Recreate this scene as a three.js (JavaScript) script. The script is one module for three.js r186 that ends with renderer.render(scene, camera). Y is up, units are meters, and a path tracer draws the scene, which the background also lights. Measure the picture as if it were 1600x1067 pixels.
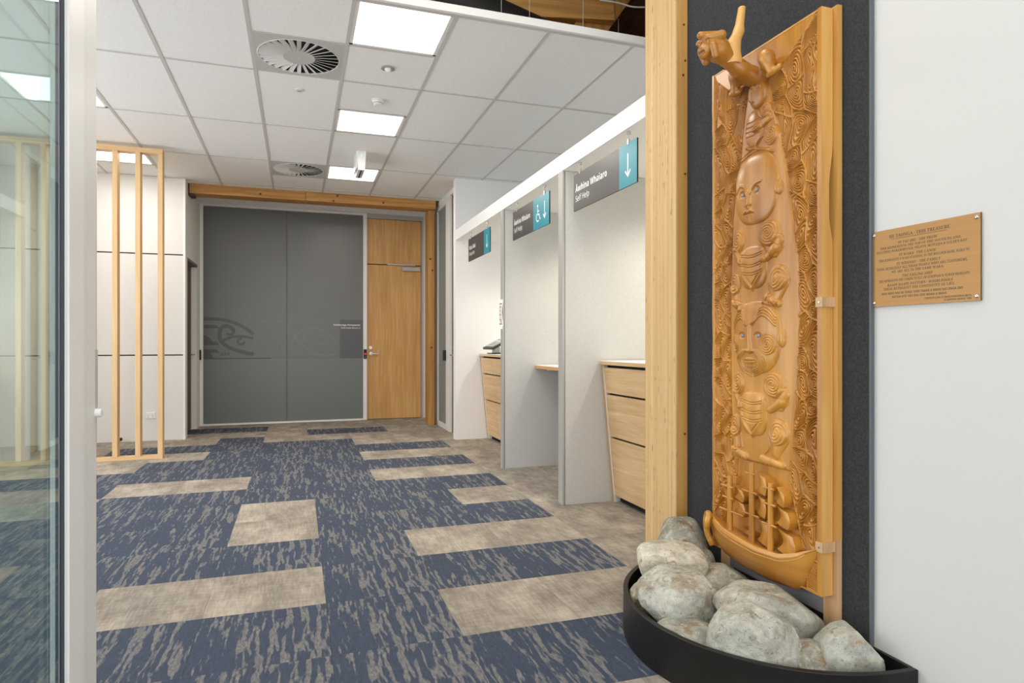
import * as THREE from 'three';
import { RoundedBoxGeometry } from 'three/addons/geometries/RoundedBoxGeometry.js';
import { MarchingCubes } from 'three/addons/objects/MarchingCubes.js';
import { mergeGeometries, mergeVertices } from 'three/addons/utils/BufferGeometryUtils.js';
import { RectAreaLightUniformsLib } from 'three/addons/lights/RectAreaLightUniformsLib.js';

// ---------------------------------------------------------------- camera, sky, exposure
RectAreaLightUniformsLib.init();
const scene = new THREE.Scene();
const renderer = new THREE.WebGLRenderer({ antialias: true });
renderer.toneMapping = THREE.LinearToneMapping;
renderer.toneMappingExposure = 1.1;
renderer.shadowMap.enabled = true;
const EYE = 1.153, YAW = Math.atan(0.335);
const camera = new THREE.PerspectiveCamera(2 * Math.atan(533.5 / 1000) * 180 / Math.PI, 1600 / 1067, 0.05, 100);
camera.position.set(0, EYE, 0);
camera.rotation.set(0, -YAW, 0);
camera.setViewOffset(1600, 1067, 0, -2.5, 1600, 1067);
scene.add(camera);
scene.background = new THREE.Color(0.95, 0.97, 1.0);        // bright overcast daylight outside the entrance
scene.backgroundIntensity = 3.1;
const PANEL_POWER = 15, FOYER_POWER = 4, DOWN_POWER = 3.6;

// ---------------------------------------------------------------- helpers
function hash(a, b, c = 0) { let h = (a * 374761393 + b * 668265263 + c * 2147483647 + 974634777) | 0; h = Math.imul(h ^ (h >>> 13), 1274126177); h ^= h >>> 16; h = Math.imul(h, 2246822519); h ^= h >>> 13; return (h >>> 0) / 4294967296; }
let seedState = 12345;
function rnd() { seedState = (Math.imul(seedState, 1664525) + 1013904223) | 0; return (seedState >>> 0) / 4294967296; }
const sm = (a, b, x) => { const t = Math.min(1, Math.max(0, (x - a) / (b - a))); return t * t * (3 - 2 * t); };
const lerp = (a, b, t) => a + (b - a) * t;
const clamp = (x, a, b) => Math.min(b, Math.max(a, x));
function pn(x, y, px, py, s = 0) {            // periodic value noise, 0..1
  const xi = Math.floor(x), yi = Math.floor(y), fx = x - xi, fy = y - yi;
  const u = fx * fx * (3 - 2 * fx), v = fy * fy * (3 - 2 * fy), m = (a, n) => ((a % n) + n) % n;
  const x0 = m(xi, px), x1 = m(xi + 1, px), y0 = m(yi, py), y1 = m(yi + 1, py);
  return lerp(lerp(hash(x0, y0, s), hash(x1, y0, s), u), lerp(hash(x0, y1, s), hash(x1, y1, s), u), v);
}
function fbm(x, y, px, py, s, o = 4) { let a = 0.5, t = 0, n = 0; for (let i = 0; i < o; i++) { t += a * pn(x, y, px, py, s + i * 17); n += a; a *= 0.5; x *= 2; y *= 2; px *= 2; py *= 2; } return t / n; }
function n3(x, y, z, s = 0) {
  const xi = Math.floor(x), yi = Math.floor(y), zi = Math.floor(z), f = (t) => t * t * (3 - 2 * t), u = f(x - xi), v = f(y - yi), w = f(z - zi);
  const h = (a, b, c) => hash(a + c * 57, b + c * 131, s + c);
  return lerp(lerp(lerp(h(xi, yi, zi), h(xi + 1, yi, zi), u), lerp(h(xi, yi + 1, zi), h(xi + 1, yi + 1, zi), u), v), lerp(lerp(h(xi, yi, zi + 1), h(xi + 1, yi, zi + 1), u), lerp(h(xi, yi + 1, zi + 1), h(xi + 1, yi + 1, zi + 1), u), v), w);
}
function f3(x, y, z, s, o = 4) { let a = 0.5, t = 0, n = 0; for (let i = 0; i < o; i++) { t += a * n3(x, y, z, s + i * 7); n += a; a *= 0.5; x *= 2.03; y *= 2.03; z *= 2.03; } return t / n; }
function tex(w, h, fn, srgb = true, rx = 1, ry = 1) {       // fn(u, v) -> [r, g, b] in 0..255
  const d = new Uint8Array(w * h * 4);
  for (let j = 0; j < h; j++) for (let i = 0; i < w; i++) { const c = fn((i + 0.5) / w, (j + 0.5) / h, i, j), k = (j * w + i) * 4; d[k] = clamp(c[0], 0, 255); d[k + 1] = clamp(c[1], 0, 255); d[k + 2] = clamp(c[2], 0, 255); d[k + 3] = 255; }
  const t = new THREE.DataTexture(d, w, h, THREE.RGBAFormat);
  t.wrapS = t.wrapT = THREE.RepeatWrapping; t.magFilter = THREE.LinearFilter; t.minFilter = THREE.LinearMipmapLinearFilter; t.generateMipmaps = true;
  if (srgb) t.colorSpace = THREE.SRGBColorSpace;
  t.repeat.set(rx, ry); t.needsUpdate = true; return t;
}
const mixc = (a, b, t) => [lerp(a[0], b[0], t), lerp(a[1], b[1], t), lerp(a[2], b[2], t)];
function M(o) { const P = ['clearcoat', 'transmission', 'sheen', 'ior', 'thickness', 'specularIntensity'].some((k) => k in o); return P ? new THREE.MeshPhysicalMaterial(o) : new THREE.MeshStandardMaterial(o); }

const used = new Map();
function numbered(n) { const k = used.get(n) ?? 0; used.set(n, k + 1); return k ? n + '_' + String(k).padStart(3, '0') : n; }
function tag(o, label, category, group) { o.userData.label = label; o.userData.category = category; if (group) o.userData.group = group; return o; }
function thing(name, label, category, [x, y, d], turn = 0, group) {
  const g = new THREE.Group(); g.name = numbered(name); g.position.set(x, y, -d); g.rotation.y = turn; scene.add(g); return tag(g, label, category, group);
}
function struct(name, [x, y, d], label, category) { const g = new THREE.Group(); g.name = name; g.position.set(x, y, -d); g.userData.kind = 'structure'; g.userData.label = label; g.userData.category = category; scene.add(g); return g; }
function part(parent, name, geo, mat) { const m = new THREE.Mesh(geo, mat); m.name = name; parent.add(m); return m; }      // geometry in the parent's own axes
function rootPos(o) { const p = new THREE.Vector3(); for (let q = o; q && q !== scene; q = q.parent) p.add(q.position); return p; }
function wpart(parent, name, geo, mat) { const p = rootPos(parent); geo.translate(-p.x, -p.y, -p.z); return part(parent, name, geo, mat); }   // geometry in world axes, parent not turned

// box-projected uv in metres; v follows the grain axis where the face holds it
function uvm(geo, grain = 'y', ou = 0, ov = 0) {
  const g = geo.index ? geo.toNonIndexed() : geo, p = g.attributes.position, n = p.count, uv = new Float32Array(n * 2), gi = 'xyz'.indexOf(grain);
  const a = new THREE.Vector3(), b = new THREE.Vector3(), c = new THREE.Vector3();
  for (let i = 0; i < n; i += 3) {
    a.fromBufferAttribute(p, i); b.fromBufferAttribute(p, i + 1).sub(a); c.fromBufferAttribute(p, i + 2).sub(a); b.cross(c);
    const q = [Math.abs(b.x), Math.abs(b.y), Math.abs(b.z)], k = q.indexOf(Math.max(...q)), ax = [0, 1, 2].filter((t) => t !== k);
    if (ax[0] === gi) ax.reverse();
    for (let j = 0; j < 3; j++) { const P = [p.getX(i + j), p.getY(i + j), p.getZ(i + j)]; uv[(i + j) * 2] = P[ax[0]] + ou; uv[(i + j) * 2 + 1] = P[ax[1]] + ov; }
  }
  g.setAttribute('uv', new THREE.BufferAttribute(uv, 2)); return g;
}
function bx(x0, x1, y0, y1, d0, d1, grain = 'y', r = 0) {        // world box, depth d = -z
  const w = x1 - x0, h = y1 - y0, l = d1 - d0;
  const g = r > 0 ? new RoundedBoxGeometry(w, h, l, 2, Math.min(r, w / 2.01, h / 2.01, l / 2.01)) : new THREE.BoxGeometry(w, h, l);
  g.translate((x0 + x1) / 2, (y0 + y1) / 2, -(d0 + d1) / 2);
  return uvm(g, grain, (hash(Math.round(x0 * 977), Math.round(d0 * 991), Math.round(y0 * 983)) * 7) % 3, (hash(Math.round(y1 * 977), Math.round(x1 * 991), 5) * 5) % 3);
}
function lbx(w, h, l, x, y, z, r = 0, grain = 'y') { const g = r > 0 ? new RoundedBoxGeometry(w, h, l, 2, Math.min(r, w / 2.01, h / 2.01, l / 2.01)) : new THREE.BoxGeometry(w, h, l); g.translate(x, y, z); return uvm(g, grain); }
function prism(pts, d0, d1, grain = 'z') {                        // outline in (x, y), run from depth d0 to d1
  const s = new THREE.Shape(pts.map(([x, y]) => new THREE.Vector2(x, y)));
  const g = new THREE.ExtrudeGeometry(s, { depth: d1 - d0, bevelEnabled: false }); g.translate(0, 0, -d1); return uvm(g, grain);
}
function cyl(r0, r1, h, seg, x, y, z, axis = 'y') { const g = new THREE.CylinderGeometry(r0, r1, h, seg); if (axis === 'x') g.rotateZ(Math.PI / 2); if (axis === 'z') g.rotateX(Math.PI / 2); g.translate(x, y, z); return g; }
function tube(pts, r, seg = 40, rs = 8) { return new THREE.TubeGeometry(new THREE.CatmullRomCurve3(pts.map((p) => new THREE.Vector3(...p))), seg, r, rs, false); }
function canvasTex(w, h, draw) { const c = document.createElement('canvas'); c.width = w; c.height = h; draw(c.getContext('2d'), w, h); const t = new THREE.CanvasTexture(c); t.colorSpace = THREE.SRGBColorSpace; t.anisotropy = 8; return t; }

// ---------------------------------------------------------------- materials
const carpetBlueMap = tex(1024, 1024, (u, v, i, j) => {
  const w = (fbm(u * 20, v * 9, 20, 9, 3, 3) - 0.5) * 0.014, uu = u + w;
  const a = pn(uu * 96, v * 8, 96, 8, 11), b = pn(uu * 190, v * 22, 190, 22, 12), c = pn(u * 12, v * 5, 12, 5, 13), e = pn(uu * 300, v * 70, 300, 70, 14);
  const t = sm(0.515, 0.63, a * 0.44 + b * 0.36 + c * 0.10 + e * 0.14 - 0.02), g = hash(i, j, 5);
  const base = mixc([44, 54, 72], [78, 88, 106], g * 0.7 + 0.3 * e);
  return mixc(base, mixc([108, 105, 102], [160, 154, 145], g), t * (0.5 + 0.5 * pn(u * 300, v * 110, 300, 110, 15)));
});
const carpetGreyMap = tex(1024, 1024, (u, v, i, j) => {
  const a = fbm(u * 9, v * 6, 9, 6, 31, 5), b = pn(u * 150, v * 24, 150, 24, 33), g = hash(i, j, 6), c = pn(u * 30, v * 90, 30, 90, 34);
  return mixc([128, 120, 110], [194, 183, 166], clamp(0.5 + (a - 0.5) * 1.3 + (b - 0.5) * 0.35 + (c - 0.5) * 0.22 + (g - 0.5) * 0.5, 0, 1));
});
carpetBlueMap.repeat.set(0.62, 0.62); carpetGreyMap.repeat.set(0.8, 0.8);
const fineNoise = tex(512, 512, (u, v, i, j) => { const g = 255 * (0.5 * hash(i, j, 9) + 0.5 * pn(u * 128, v * 128, 128, 128, 8)); return [g, g, g]; }, false, 4, 4);
const carpetBlue = M({ map: carpetBlueMap, roughness: 1, bumpMap: fineNoise, bumpScale: 0.0015 });
const carpetGrey = M({ map: carpetGreyMap, roughness: 1, bumpMap: fineNoise, bumpScale: 0.0015 });
const tileMap = tex(512, 512, (u, v, i, j) => { const g = 246 + 7 * (hash(i, j, 21) - 0.5) + 7 * (pn(u * 60, v * 60, 60, 60, 22) - 0.5); return [g, g, g * 0.99]; }, true, 2, 2);
const ceilingTileMat = M({ map: tileMap, roughness: 0.95, bumpMap: fineNoise, bumpScale: 0.0003 });
const gridMat = M({ color: '#cccac5', roughness: 0.6 });
const paint = M({ color: '#f0efeb', roughness: 0.7 });
const paintWall = M({ color: '#e6e5e2', roughness: 0.75 });
const whiteGloss = M({ color: '#f0f0ee', roughness: 0.4 });
const whiteMetal = M({ color: '#eaeae7', roughness: 0.42 });
const alu = M({ color: '#b9b8b3', roughness: 0.45, metalness: 0.35 });
const chrome = M({ color: '#d7d7d7', roughness: 0.22, metalness: 1 });
const black = M({ color: '#141414', roughness: 0.55 });
const blackGap = M({ color: '#0b0a09', roughness: 0.9 });
const darkBronze = M({ color: '#191716', roughness: 0.42, metalness: 0.2, bumpMap: fineNoise, bumpScale: 0.0002 });

function woodMap(lo, hi, { f = 26, s = 1, streak = 0.5, ring = 0.0, contrast = 1, w = 512, h = 1024, L = 1.5 } = {}) {
  return tex(w, h, (u, v, i, j) => {
    const warp = (fbm(u * 3, v * 2, 3, 2, s, 3) - 0.5) * 0.22, uu = u + warp * 0.35;
    const a = fbm(uu * f, v * 3, f, 3, s + 3, 4), b = pn(uu * f * 6, v * 12, f * 6, 12, s + 5), r = ring ? 0.5 + 0.5 * Math.sin((uu * 9 + warp * 6) * Math.PI * 2) : 0.5, c = fbm(u * 3, v * 3, 3, 3, s + 8, 3);
    return mixc(lo, hi, clamp(0.5 + contrast * ((a - 0.5) * 1.1 + (b - 0.5) * streak + (r - 0.5) * ring + (c - 0.5) * 0.8), 0, 1));
  });
}
const perMetre = (t, su, sv) => { t.repeat.set(su, sv); return t; };
const oakDoor = M({ map: perMetre(woodMap([192, 142, 80], [220, 172, 108], { f: 40, s: 41, streak: 0.6, contrast: 1 }), 1.1, 0.6), roughness: 0.5 });
const oakLam = M({ map: perMetre(woodMap([196, 160, 114], [222, 190, 146], { f: 34, s: 51, streak: 0.5, contrast: 1.1 }), 1.4, 0.7), roughness: 0.5 });
const slatWood = M({ map: perMetre(woodMap([204, 166, 118], [228, 196, 150], { f: 30, s: 61, streak: 0.4 }), 2, 0.6), roughness: 0.6 });
const pineWood = M({ map: perMetre(woodMap([166, 116, 56], [206, 156, 86], { f: 16, s: 71, streak: 0.35, ring: 0.35 }), 1.8, 0.5), roughness: 0.5 });
const roofPine = M({ map: perMetre(woodMap([166, 116, 56], [206, 156, 86], { f: 14, s: 72, streak: 0.4, ring: 0.5 }), 1.4, 0.5), roughness: 0.6 });
const darkDoorWood = M({ map: perMetre(woodMap([72, 48, 30], [104, 74, 48], { f: 24, s: 73, streak: 0.5 }), 1.5, 0.6), roughness: 0.5 });
const brownPly = M({ map: perMetre(woodMap([96, 62, 40], [132, 90, 60], { f: 30, s: 74, streak: 0.5 }), 1, 1), roughness: 0.8 });
const lvlMap = tex(512, 1024, (u, v, i, j) => {
  const band = pn(u * 46, v * 0.001, 46, 1, 81), fine = pn(u * 190, v * 6, 190, 6, 82), k = Math.floor(u * 46), fr = u * 46 - k;
  const glue = (1 - sm(0.0, 0.16, Math.min(fr, 1 - fr))) * (0.35 + 0.65 * sm(0.45, 0.8, pn(k * 3.7 + 1, v * 26, 4096, 26, 83)));
  const fleck = sm(0.83, 0.93, pn(u * 130, v * 44, 130, 44, 84)) * sm(0.4, 0.7, pn(u * 23, v * 6, 23, 6, 85));
  let c = mixc([204, 164, 108], [230, 197, 144], clamp(0.5 + (band - 0.5) * 0.9 + (fine - 0.5) * 0.6, 0, 1));
  c = mixc(c, [168, 122, 72], glue * 0.75); return mixc(c, [112, 70, 34], fleck * 0.7);
});
const lvl = M({ map: perMetre(lvlMap, 3.2, 0.45), roughness: 0.6 });
const birchEdge = M({ color: '#c89b62', roughness: 0.6 });
const laminateWhite = M({ color: '#efeeea', roughness: 0.4 });
const feltMap = (lo, hi, s) => tex(512, 512, (u, v, i, j) => mixc(lo, hi, clamp(0.5 + (hash(i, j, s) - 0.5) * 0.7 + (fbm(u * 70, v * 70, 70, 70, s + 1, 3) - 0.5) * 0.9 + (pn(u * 160, v * 60, 160, 60, s + 4) - 0.5) * 0.4, 0, 1)), true, 3, 3);
const feltGrey = M({ map: feltMap([196, 196, 194], [214, 214, 211], 91), roughness: 1, bumpMap: fineNoise, bumpScale: 0.0006 });
const feltCharcoal = M({ map: feltMap([38, 40, 43], [66, 68, 71], 95), roughness: 1, bumpMap: fineNoise, bumpScale: 0.0008 });
const carveMap = woodMap([162, 102, 30], [219, 159, 64], { f: 12, s: 101, streak: 0.22, contrast: 0.9, ring: 0.12 });
const carveWood = M({ map: perMetre(carveMap, 1.5, 0.55), roughness: 0.38, clearcoat: 0.5, clearcoatRoughness: 0.22 });
const carvePale = M({ map: perMetre(woodMap([200, 144, 72], [230, 180, 104], { f: 12, s: 111, streak: 0.3 }), 1.6, 0.7), roughness: 0.45, clearcoat: 0.2, clearcoatRoughness: 0.4 });
const rawTimber = M({ map: perMetre(woodMap([196, 152, 108], [222, 182, 138], { f: 20, s: 121, streak: 0.4 }), 2, 0.7), roughness: 0.7 });

// ---------------------------------------------------------------- the setting
const CEIL = 3.123, XW = 1.785, WALLR = 1.78, SOFFIT = 2.38, FAR = 9.85;
{ // carpet tiles, half a metre square; rows run away from the camera, columns across
  const floor = struct('floor', [0, 0, 0], 'carpet tile floor in navy streaks and mottled taupe blocks', 'floor');
  wpart(floor, 'subfloor', bx(-3.5, 3.2, -0.15, -0.006, -2.2, 11), M({ color: '#77706a', roughness: 1 }));
  const geoms = { b: [], g: [] };
  for (const k of ['b', 'g']) for (let i = 0; i < 9; i++) {
    const g = new THREE.BoxGeometry(0.499, 0.006, 0.499); g.translate(0, -0.003, 0);
    geoms[k].push(uvm(g, 'z', hash(i, 3, 7) * 3, hash(i, 4, 8) * 3));
  }
  const grey = { '-2': [[1, 9]], '0': [[1, 9]], '1': [[-2, -1], [3, 9]], '2': [[1, 9]], '3': [[-1, -1], [3, 9]], '4': [[-1, -1], [2, 9]], '5': [[-9, -4], [3, 9]], '6': [[-3, -2], [1, 9]], '7': [[3, 9]], '8': [[-9, -4], [1, 9]], '9': [[-9, -3], [3, 9]], '10': [[-9, -5], [1, 9]], '11': [[-9, -3], [-1, 9]], '12': [[-9, -1], [2, 9]], '13': [[-9, -4], [-1, 9]], '-1': [[3, 9]] };
  let n = 0;
  for (let r = -5; r <= 14; r++) for (let c = -6; c <= 4; c++) {
    const d = 2.45 + 0.5 * r + 0.25, x = 0.12 + 0.5 * c + 0.25;
    if (r < -2 && c < -4) continue;
    const isGrey = r >= 14 || (grey[r] ?? []).some(([a, b]) => c >= a && c <= b), k = isGrey ? 'g' : 'b';
    const m = part(floor, n ? 'carpet_tile_' + String(n).padStart(3, '0') : 'carpet_tile', geoms[k][Math.floor(hash(r + 20, c + 20, 3) * 9)], isGrey ? carpetGrey : carpetBlue);
    m.position.set(x, 0, -d); n++;
  }
}
const lightSpots = [];
{ // suspended ceiling
  const ceil = struct('ceiling', [0, CEIL, 3.745], 'suspended ceiling of white tiles in a pale grey grid', 'ceiling');
  const xs = []; for (let k = -6; k <= 5; k++) xs.push(0.31 + 0.6 * k);           // -3.29 ... 3.31
  const ds = [3.745, 4.955, 6.165, 7.375, 8.585];
  const half = { '0,0': 'LT', '0,1': 'TL', '0,3': 'LT', '-1,0': 'TV', '-1,3': 'VT', '-4,1': 'TL', '-4,3': 'LT' };
  const whole = [uvm(new THREE.BoxGeometry(0.578, 0.02, 1.188)), uvm(new THREE.BoxGeometry(0.578, 0.02, 1.188), 'y', 0.4, 0.7)], halfG = uvm(new THREE.BoxGeometry(0.578, 0.02, 0.583)), endG = uvm(new THREE.BoxGeometry(0.578, 0.02, 0.15));
  const put = (g, x, d) => { const m = part(ceil, 'ceiling_tile', g, ceilingTileMat); m.position.set(x, 0.012, -(d - 3.745)); };
  for (let k = -6; k < 5; k++) {
    const xc = 0.31 + 0.6 * k + 0.3;
    for (let r = 0; r < 4; r++) {
      const t = half[k + ',' + r], d0 = ds[r];
      if (!t) { put(whole[(k + r) & 1], xc, d0 + 0.605); continue; }
      [0, 1].forEach((q) => { const dm = d0 + 0.3025 + 0.605 * q; if (t[q] === 'T') put(halfG, xc, dm); else lightSpots.push([t[q], xc, dm]); });
      wpart(ceil, 'grid_bar', bx(xc - 0.29, xc + 0.29, CEIL - 0.0015, CEIL + 0.02, d0 + 0.605 - 0.011, d0 + 0.605 + 0.011), gridMat);
    }
    put(endG, xc, 8.585 + 0.09);
  }
  for (const x of xs) wpart(ceil, 'grid_bar', bx(x - 0.012, x + 0.012, CEIL - 0.002, CEIL + 0.02, 3.745, 8.75), gridMat);
  for (const d of ds.slice(1)) for (let k = -6; k < 5; k++) wpart(ceil, 'grid_bar', bx(0.31 + 0.6 * k + 0.012, 0.31 + 0.6 * k + 0.588, CEIL - 0.0015, CEIL + 0.02, d - 0.011, d + 0.011), gridMat);
  wpart(ceil, 'backing', bx(-3.5, 3.2, CEIL + 0.024, CEIL + 0.04, 3.75, 8.75), paint);
  const tr = struct('trim_1', [0, CEIL, 3.72], 'white metal edge trim along the front of the suspended ceiling', 'trim');
  wpart(tr, 'edge_face', bx(-3.5, 3.2, CEIL - 0.004, CEIL + 0.042, 3.715, 3.735), whiteGloss);
  wpart(tr, 'edge_lip', bx(-3.5, 3.2, CEIL - 0.006, CEIL, 3.735, 3.765), gridMat);
}
// walls around the foyer and the corridor
{
  const w = struct('wall_right', [1.84, 0, 0.4], 'white painted wall beside the charcoal panel', 'wall');
  wpart(w, 'plaster', bx(WALLR, 1.93, 0, 4.35, -2.2, 2.9), M({ color: '#dcdbd7', roughness: 0.75 }));
  const a = struct('wall_alcove', [3.1, 0, 5], 'pale wall at the back of the service bays', 'wall');
  wpart(a, 'plaster', bx(3.0, 3.15, 0, 4.35, 2.9, 11), paintWall);
  wpart(a, 'end_wall', bx(1.93, 3.0, 0, 4.35, 2.78, 2.9), paintWall);
  const r = struct('wall_return', [2.4, 0, 7.5], 'white wall closing the last service bay', 'wall');
  wpart(r, 'plaster', bx(XW, 3.0, 0, CEIL, 7.45, 7.56, 'y'), M({ color: '#eeedeb', roughness: 0.7 }));
  const s = struct('wall_side', [1.95, 0, 9], 'wall strip beyond the timber door', 'wall');
  wpart(s, 'header', bx(1.87, 2.0, 3.06, 3.6, 7.56, FAR), paint);
  wpart(s, 'end_strip', bx(1.87, 2.0, 0, 3.06, 8.96, FAR), paint);
  const f = struct('wall_far', [0, 3.08, FAR], 'white header wall above the frosted glazing', 'wall');
  wpart(f, 'header', bx(-1.4, 2.0, 3.09, 3.6, FAR, FAR + 0.15), paint);
  wpart(f, 'bulkhead', bx(-1.4, 2.0, 3.45, 3.6, 8.75, FAR), paint);
  wpart(f, 'backing', bx(-1.4, 2.0, 0, 3.2, FAR + 0.35, FAR + 0.45), M({ color: '#5a5c5a', roughness: 0.9 }));
  wpart(f, 'end_jamb', bx(1.842, 2.0, 0, 3.09, FAR - 0.02, FAR + 0.15), whiteMetal);
  const l = struct('wall_left', [-2.4, 0, 8.55], 'white panelled wall behind the slatted timber screen', 'wall');
  wpart(l, 'backing', bx(-3.5, -1.30, 0, CEIL, 8.535, 8.65), blackGap);
  for (const [y0, y1] of [[0.0, 1.003], [1.017, 2.2], [2.214, CEIL]]) for (const [x0, x1] of [[-3.5, -2.5], [-2.497, -1.30]]) wpart(l, 'wall_panel', bx(x0, x1, y0, y1, 8.515, 8.535, 'y', 0.002), paintWall);
  wpart(l, 'corner_trim', bx(-1.30, -1.275, 0, CEIL, 8.51, 8.66), whiteGloss);
  const rc = struct('wall_recess', [-1.34, 0, 9.2], 'white wall of the recess holding the dark side door', 'wall');
  wpart(rc, 'plaster', bx(-1.42, -1.285, 2.2, 3.6, 8.66, FAR), paint);
  wpart(rc, 'jamb', bx(-1.42, -1.285, 0, 2.2, 9.5, FAR), paint);
  wpart(rc, 'back', bx(-1.62, -1.56, 0, 2.4, 8.6, FAR), blackGap);
  const fl = struct('wall_foyer', [-3.4, 0, 3], 'glazed white wall at the far side of the foyer', 'wall');
  wpart(fl, 'plaster', bx(-3.5, -3.3, 3.0, 4.35, -2.2, 8.6), paintWall);
  wpart(fl, 'plaster', bx(-3.5, -3.3, 0, 3.0, 6.9, 8.6), paintWall);
  wpart(fl, 'plaster', bx(-3.5, -3.3, 0, 3.0, -2.2, 2.2), paintWall);
  for (let k = 0; k < 3; k++) wpart(fl, 'mullion', bx(-3.44, -3.36, 0, 3.0, 3.3 + 1.2 * k, 3.36 + 1.2 * k), whiteMetal);
  const rw = struct('wall_rear', [0, 0, -2], 'entrance wall behind the camera with a glazed opening', 'wall');
  wpart(rw, 'header', bx(-3.5, 1.93, 3.3, 4.35, -2.2, -2.05), paintWall);
  wpart(rw, 'pier', bx(1.5, 1.93, 0, 3.3, -2.2, -2.05), paintWall);
  wpart(rw, 'pier', bx(-3.5, -2.9, 0, 3.3, -2.2, -2.05), paintWall);
  for (const x of [-1.45, 0.02]) wpart(rw, 'mullion', bx(x, x + 0.06, 0, 3.3, -2.16, -2.09), whiteMetal);
  const rf = struct('ceiling_roof', [0, 4.35, 3], 'timber roof deck above the open foyer', 'ceiling');
  wpart(rf, 'foyer_lining', bx(-3.5, 1.95, 4.35, 4.5, -2.2, 3.7), paint);
  wpart(rf, 'roof_deck', bx(-3.5, 3.2, 4.35, 4.5, 3.7, 11), brownPly);
  wpart(rf, 'bay_lining', bx(1.95, 3.2, 4.35, 4.5, -2.2, 3.7), brownPly);
}
{ // bulkhead over the bays
  const t = struct('trim_2', [XW, SOFFIT, 2.92], 'white bulkhead beam spanning the service bays', 'trim');
  wpart(t, 'fascia', bx(XW, XW + 0.03, SOFFIT - 0.001, SOFFIT + 0.118, 2.92, 7.45), whiteGloss);
  wpart(t, 'soffit', bx(XW + 0.03, 3.0, SOFFIT, SOFFIT + 0.1, 2.92, 7.45), paint);
}
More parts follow.
